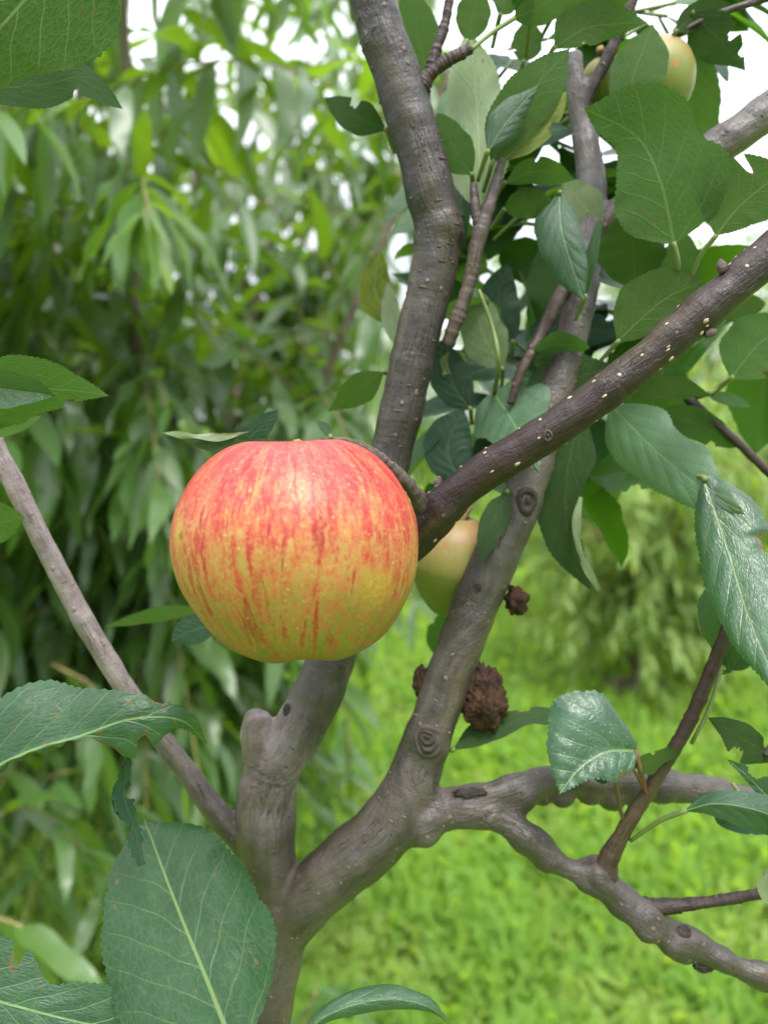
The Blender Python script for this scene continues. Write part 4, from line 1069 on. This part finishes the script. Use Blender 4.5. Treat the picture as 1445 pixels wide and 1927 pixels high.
make_apple('pale blushed apple high against the white sky at the upper right', P(1235, 150, .56), 0.0176, apple_material('pale apple skin', 0.0176, 0.14, 0.95, False), tilt=(R_(-4), R_(4)), squash=1.12, seed=3, stalk_to=P(1215, 55, .55), nr=60, na=72)
make_apple('pale green apple behind the dark thin branch near the top', P(1140, 158, .60), 0.0125, apple_material('pale green apple skin', 0.0125, 0.1, 1.0, False), tilt=(R_(5), R_(-6)), squash=1.05, seed=4, stalk_to=P(1128, 92, .57), nr=60, na=72)

# ------------------------------------------------------------------ peach trees behind
def peach_mesh(k, seg=9):
    g = random.Random(k * 7 + 1)
    droop, fold, wav, bend = g.uniform(0.05, 0.42), g.uniform(0.12, 0.45), g.uniform(0.0, 0.035), g.uniform(-0.10, 0.10)
    ph = g.uniform(0, 6)
    W = g.uniform(0.088, 0.124)
    v, luv = [], []
    for i in range(seg + 1):
        t = i / seg
        wd = W * (math.sin(math.pi * min(1, t * 0.93 + 0.07)) ** 0.85) * (1.12 - 0.35 * t) if t < 1 else 0.002
        if i == 0: wd = 0.012
        zc = -droop * t ** 2
        yc = bend * math.sin(t * 2.6)
        for s_ in (-1, 0, 1):
            v.append((t * (1 - 0.22 * droop * t), yc + s_ * wd, zc + abs(s_) * wd * fold + (wav * math.sin(t * 14 + ph + s_) if s_ else 0)))
            luv.append((t, s_, abs(s_)))
    f = []
    for i in range(seg):
        for j in (0, 1):
            f.append((i * 3 + j, (i + 1) * 3 + j, (i + 1) * 3 + j + 1, i * 3 + j + 1))
    return np.array(v), np.array(f), np.array(luv)
PM = [peach_mesh(k) for k in range(14)]
PMESH = {}
def peach_shared(k, mat):
    key = (k, mat.name)
    if key not in PMESH:
        me = mesh_np('leaf', PM[k][0], PM[k][1][:, ::-1].copy())
        attr(me, 'luv', 'FLOAT_VECTOR', PM[k][2])
        me.materials.append(mat)
        PMESH[key] = me
    return PMESH[key]

def leaf_frames(shoots, g, Lr, spacing, hang=1.0, start=0.12):
    """leaves along drooping shoots -> base points, frames, lengths"""
    B, X, Z, LN = [], [], [], []
    for s in shoots:
        ln = np.linalg.norm(np.diff(s, axis=0), axis=1).sum()
        k = max(4, int(ln / spacing))
        p = spline(s, k)
        T = nrm(np.gradient(p, axis=0))
        for i in range(k):
            t = i / (k - 1)
            if t < start: continue
            az = i * 2.399 + g.uniform(-.4, .4)
            a0 = nrm(np.cross(T[i], [0.2, 0.1, 1])); b0 = np.cross(T[i], a0)
            rad = a0 * math.cos(az) + b0 * math.sin(az)
            d = T[i] * g.uniform(0.3, 0.9) + rad * g.uniform(0.5, 1.0) + np.array([0, 0, -1]) * g.uniform(0.1, 1.25) * hang
            d = nrm(d)
            up = nrm(np.array([g.uniform(-.5, .5), g.uniform(-.5, .5), 1]) + rad * g.uniform(0, .9))
            z = nrm(up - d * (up @ d))
            B.append(p[i]); X.append(d); Z.append(z); LN.append(g.uniform(*Lr) * (0.62 + 0.5 * math.sin(math.pi * min(1, 0.2 + 0.75 * t))))
    return np.array(B), np.array(X), np.array(Z), np.array(LN)

def bark_tube(name, pts, rad, tint, parent, nring=10, mat=None):
    s = spline(np.c_[np.asarray(pts), np.asarray(rad)], max(10, len(pts) * 7))
    v, f, bv = tube(s[:, :3], s[:, 3], nring, 0.2, len(bpy.data.objects) % 50)
    me = mesh_np(name, v, f)
    attr(me, 'bvec', 'FLOAT_VECTOR', bv); attr(me, 'tint', 'FLOAT_COLOR', np.tile([*tint, 1], (len(v), 1)))
    return obj(name, me, mat or M_PBARK, parent)

def plant_leaves(root, B, X, Z, LN, mat, nsingle, g, gap=7):
    n = len(B)
    Y = np.cross(Z, X)
    var = g.integers(0, len(PM), n)
    # which leaves show most in the photograph: splat the blades on a coarse grid
    cell = {}
    mids = [B + X * (LN * t)[:, None] - Z * (0.2 * LN * t * t)[:, None] for t in (0.15, 0.3, 0.45, 0.6, 0.75, 0.9)]
    seen = np.zeros(n)
    pr = [proj(m_) for m_ in mids]
    for x, y, d in pr:
        for i in range(n):
            if d[i] > 0.2 and -10 < x[i] < 1455 and -10 < y[i] < 1937:
                key = (int(x[i] // 14), int(y[i] // 14))
                c = cell.get(key)
                if c is None or d[i] < c[0]: cell[key] = (d[i], i)
    for d_, i in cell.values(): seen[i] += 1
    score = seen * LN / np.maximum(pr[2][2], 0.3) + 0.001 / np.maximum(pr[2][2], 0.3)
    order = np.argsort(-score)
    single = order[:nsingle] if nsingle else []
    from mathutils import Matrix
    for i in single:
        o = bpy.data.objects.new('leaf', peach_shared(int(var[i]), mat))
        C.objects.link(o)
        o.parent = root
        Mx = Matrix(((*(X[i] * LN[i]),), (*(Y[i] * LN[i]),), (*(Z[i] * LN[i]),))).transposed().to_4x4()
        Mx.translation = Vector(B[i]) - root.location
        o.matrix_basis = Mx
    rest = order[nsingle:]
    VV, FF, LU, RN, off_ = [], [], [], [], 0
    for k in range(len(PM)):
        ids = rest[var[rest] == k]
        if not len(ids): continue
        v, f, lu = PM[k]
        w_ = B[ids][:, None] + LN[ids][:, None, None] * (v[None, :, :1] * X[ids][:, None] + v[None, :, 1:2] * Y[ids][:, None] + v[None, :, 2:] * Z[ids][:, None])
        VV.append(w_.reshape(-1, 3))
        FF.append((np.arange(len(ids))[:, None, None] * len(v) + f[None, :, ::-1] + off_).reshape(-1, 4))
        off_ += len(ids) * len(v)
        LU.append(np.tile(lu, (len(ids), 1))); RN.append(np.repeat(g.random(len(ids)), len(v)))
    if VV:
        me = mesh_np('foliage', np.vstack(VV), np.vstack(FF))
        attr(me, 'luv', 'FLOAT_VECTOR', np.vstack(LU)); attr(me, 'rnd', 'FLOAT', np.concatenate(RN))
        o = obj('foliage', me, mat, root)
        o['kind'] = 'stuff'

def peach_tree(label, base, height, spread, nlimb, nshoot, seed, mat, nsingle, Lr=(0.10, 0.155), spacing=0.021, shoot_len=(0.35, 0.75), trunk_r=0.04, zlow=0.35, hang=1.0, extra=(), group=None, bark=(0.13, 0.10, 0.085), accept=None, trunk_h=0.4):
    g = np.random.default_rng(seed)
    bx, by = base
    bz = float(gz(bx, by)) - 0.03 if by < 14 else -0.03
    root = thing('peach_tree', label, 'tree', (bx, by, 0), group)
    bark_tube('trunk', [(bx, by, bz), (bx + .02, by, trunk_h * .5), (bx, by + .02, trunk_h)], [trunk_r * 1.25, trunk_r, trunk_r * .9], bark, root)
    limbs = []
    for k in range(nlimb):
        a_ = 2 * math.pi * (k + g.uniform(-.25, .25)) / nlimb + 0.5
        out = spread * g.uniform(0.55, 0.85)
        top = height * g.uniform(0.75, 0.95)
        c, s_ = math.cos(a_), math.sin(a_)
        pts = [(bx, by, trunk_h * .85), (bx + c * out * .3, by + s_ * out * .3, trunk_h + (top - trunk_h) * .3), (bx + c * out * .65, by + s_ * out * .65, trunk_h + (top - trunk_h) * .65), (bx + c * out, by + s_ * out, top)]
        bark_tube('limb', pts, [trunk_r * .6, trunk_r * .36, trunk_r * .2, trunk_r * .07], bark, root)
        limbs.append(np.array(pts))
    shoots = []
    tries = 0
    while len(shoots) < nshoot and tries < nshoot * 6:
        tries += 1
        lm = spline(limbs[g.integers(nlimb)], 30)
        i = int(g.uniform(4, 29)); p0 = lm[i]
        outv = nrm(np.array([p0[0] - bx, p0[1] - by, 0]) + 1e-3)
        d = nrm(outv * g.uniform(-0.2, 1.0) + np.array([g.normal(0, .6), g.normal(0, .6), g.uniform(-.15, 1.0)]))
        ln = g.uniform(*shoot_len)
        pts = [p0]
        for q in range(4):
            d = nrm(d + np.array([0, 0, -0.30]) * g.uniform(.4, 1.3))
            pts.append(pts[-1] + d * ln / 4)
        pts = np.array(pts)
        if pts[-1][2] < zlow * 0.6 or pts[:, 1].min() < 0.72: continue
        if accept is not None and not accept(pts): continue
        shoots.append(pts)
    shoots += [np.array(e) for e in extra]
    # the shoots' own wood, one part
    vv, ff, bb, o_ = [], [], [], 0
    for s in shoots:
        p = spline(s, 9)
        v, f, bv = tube(p, np.linspace(0.0032, 0.0012, 9), 5, 0, 1)
        vv.append(v); bb.append(bv); ff += [tuple(q + o_ for q in t) for t in f]; o_ += len(v)
    me = mesh_np('shoots', np.vstack(vv), ff)
    attr(me, 'bvec', 'FLOAT_VECTOR', np.vstack(bb)); attr(me, 'tint', 'FLOAT_COLOR', np.tile([0.15, 0.13, 0.045, 1], (o_, 1)))
    so = obj('shoots', me, M_PBARK, root); so['kind'] = 'stuff'
    B, X, Z, LN = leaf_frames(shoots, g, Lr, spacing, hang)
    plant_leaves(root, B, X, Z, LN, mat, nsingle, g)
    return root

def left_ok(pts):               # keep this tree's whips off the open grass on the right
    x, y, d = proj(pts)
    if (d < 0.75).any(): return False
    lim = np.where(y < 420, 860, np.where(y < 1150, 800, 700))
    if (np.hypot(x - 235, y - 80) < 75).any(): return False
    if pts[:, 2].mean() > 2.0 and (int(pts[2][0] * 997) + int(pts[1][2] * 1009)) % 10 < 4: return False      # the crown thins towards the top
    return bool((x < lim).all())
GRP = 'peach trees of the orchard'
low = [[P(-40, 1720, .95), P(20, 1735, .93), P(62, 1758, .92)], [P(560, 1960, 1.0), P(585, 1890, 1.0), P(600, 1862, 1.0)], [P(-60, 1560, 1.1), P(60, 1520, 1.1), P(160, 1600, 1.1)], [P(40, 1480, 1.3), P(160, 1450, 1.25), P(260, 1520, 1.2)], [P(600, 1250, 1.5), P(650, 1330, 1.4), P(660, 1440, 1.35)], [P(300, 1300, 1.4), P(380, 1320, 1.3), P(400, 1420, 1.25)], [P(100, 1250, 1.2), P(180, 1300, 1.15), P(190, 1400, 1.1)]]
peach_tree('large leafy peach tree with long drooping leaves filling the left background', (-0.60, 1.88), 3.0, 1.3, 11, 560, 11, M_PEACH, 300, accept=left_ok, extra=low, group=GRP, spacing=0.024, Lr=(0.11, 0.175), hang=1.0)
peach_tree('young yellow-green peach tree standing in bare soil on the right', YT, 1.75, 0.75, 10, 260, 23, M_YOUNG, 300, Lr=(0.10, 0.15), spacing=0.022, shoot_len=(0.25, 0.55), trunk_r=0.022, zlow=0.05, hang=1.2, group=GRP, trunk_h=0.16, bark=(0.09, 0.06, 0.05))
peach_tree('dim peach tree farther back at the far left', (-2.1, 3.9), 3.0, 1.4, 7, 170, 31, M_PEACH, 0, spacing=0.03, group=GRP)
peach_tree('farther peach tree seen in gaps behind the upright limb', (0.25, 5.6), 2.7, 1.2, 6, 80, 37, M_FARL, 0, spacing=0.03, group=GRP)
peach_tree('distant light green peach tree below the grey upper branch', (4.6, 10.5), 4.3, 2.0, 7, 110, 41, M_FARL, 0, Lr=(0.16, 0.24), spacing=0.045, shoot_len=(0.6, 1.2), trunk_r=0.07, group=GRP)
peach_tree('distant bright peach tree right of the upright limb', (1.3, 11.0), 3.2, 1.8, 7, 150, 61, M_FARL, 0, Lr=(0.16, 0.24), spacing=0.045, shoot_len=(0.5, 1.1), trunk_r=0.06, group=GRP)
peach_tree('farthest pale peach tree at the right edge', (6.6, 12.5), 3.6, 2.0, 7, 150, 67, M_FARL, 0, Lr=(0.16, 0.26), spacing=0.045, shoot_len=(0.6, 1.2), trunk_r=0.06, group=GRP)
peach_tree('distant peach tree beyond the young one', (2.6, 9.5), 2.9, 1.5, 6, 90, 43, M_FAR, 0, Lr=(0.14, 0.22), spacing=0.045, shoot_len=(0.5, 1.0), trunk_r=0.06, group=GRP)
peach_tree('mid-distance light green peach tree close to the right edge', (3.05, 6.9), 3.0, 1.15, 7, 150, 71, M_FARL, 0, Lr=(0.12, 0.18), spacing=0.032, shoot_len=(0.4, 0.9), trunk_r=0.04, zlow=0.1, group=GRP)
# dark shrubs at the far right edge
def shrub(label, base, r, h, seed, mat, n=1500):
    g = np.random.default_rng(seed)
    root = thing('shrub', label, 'shrub', (base[0], base[1], 0), 'shrubs along the orchard edge')
    for k in range(5):
        a_ = k * 1.26 + g.uniform(-.3, .3)
        bark_tube('stem', [(base[0], base[1], -.02), (base[0] + .25 * r * math.cos(a_), base[1] + .25 * r * math.sin(a_), h * .4), (base[0] + .6 * r * math.cos(a_), base[1] + .6 * r * math.sin(a_), h * .8)], [0.03, 0.02, 0.006], (0.1, 0.08, 0.07), root, 6)
    v = nrm(g.normal(size=(n, 3))); q = g.random(n) ** 0.4
    lump = 1 + 0.25 * np.sin(5 * v[:, 0] + 2 * v[:, 2] + seed) + 0.15 * np.sin(9 * v[:, 1] + seed)
    B = np.stack([base[0] + v[:, 0] * q * r * lump, base[1] + v[:, 1] * q * r * lump, h * 0.52 + v[:, 2] * q * h * 0.5 * lump], 1)
    X = nrm(v + g.normal(0, .6, (n, 3)) + [0, 0, -.3]); up = nrm(g.normal(0, .5, (n, 3)) + [0, 0, 1.0])
    Z = nrm(up - X * (up * X).sum(1, keepdims=True))
    plant_leaves(root, B, X, Z, g.uniform(.12, .2, n), mat, 0, g)
shrub('dark blue-green shrub at the far right edge', (4.35, 8.2), 0.9, 1.35, 51, M_FARD)
shrub('pale low bush just behind the young peach tree', (1.75, 5.0), 0.75, 1.0, 57, M_YOUNG, 1800)
shrub('dark shrub beyond the young peach tree', (3.1, 13.5), 1.6, 1.5, 53, M_FARD)
shrub('low dark shrub far behind the left peach tree', (-3.4, 9.0), 2.2, 2.2, 55, M_FARD, 2200)
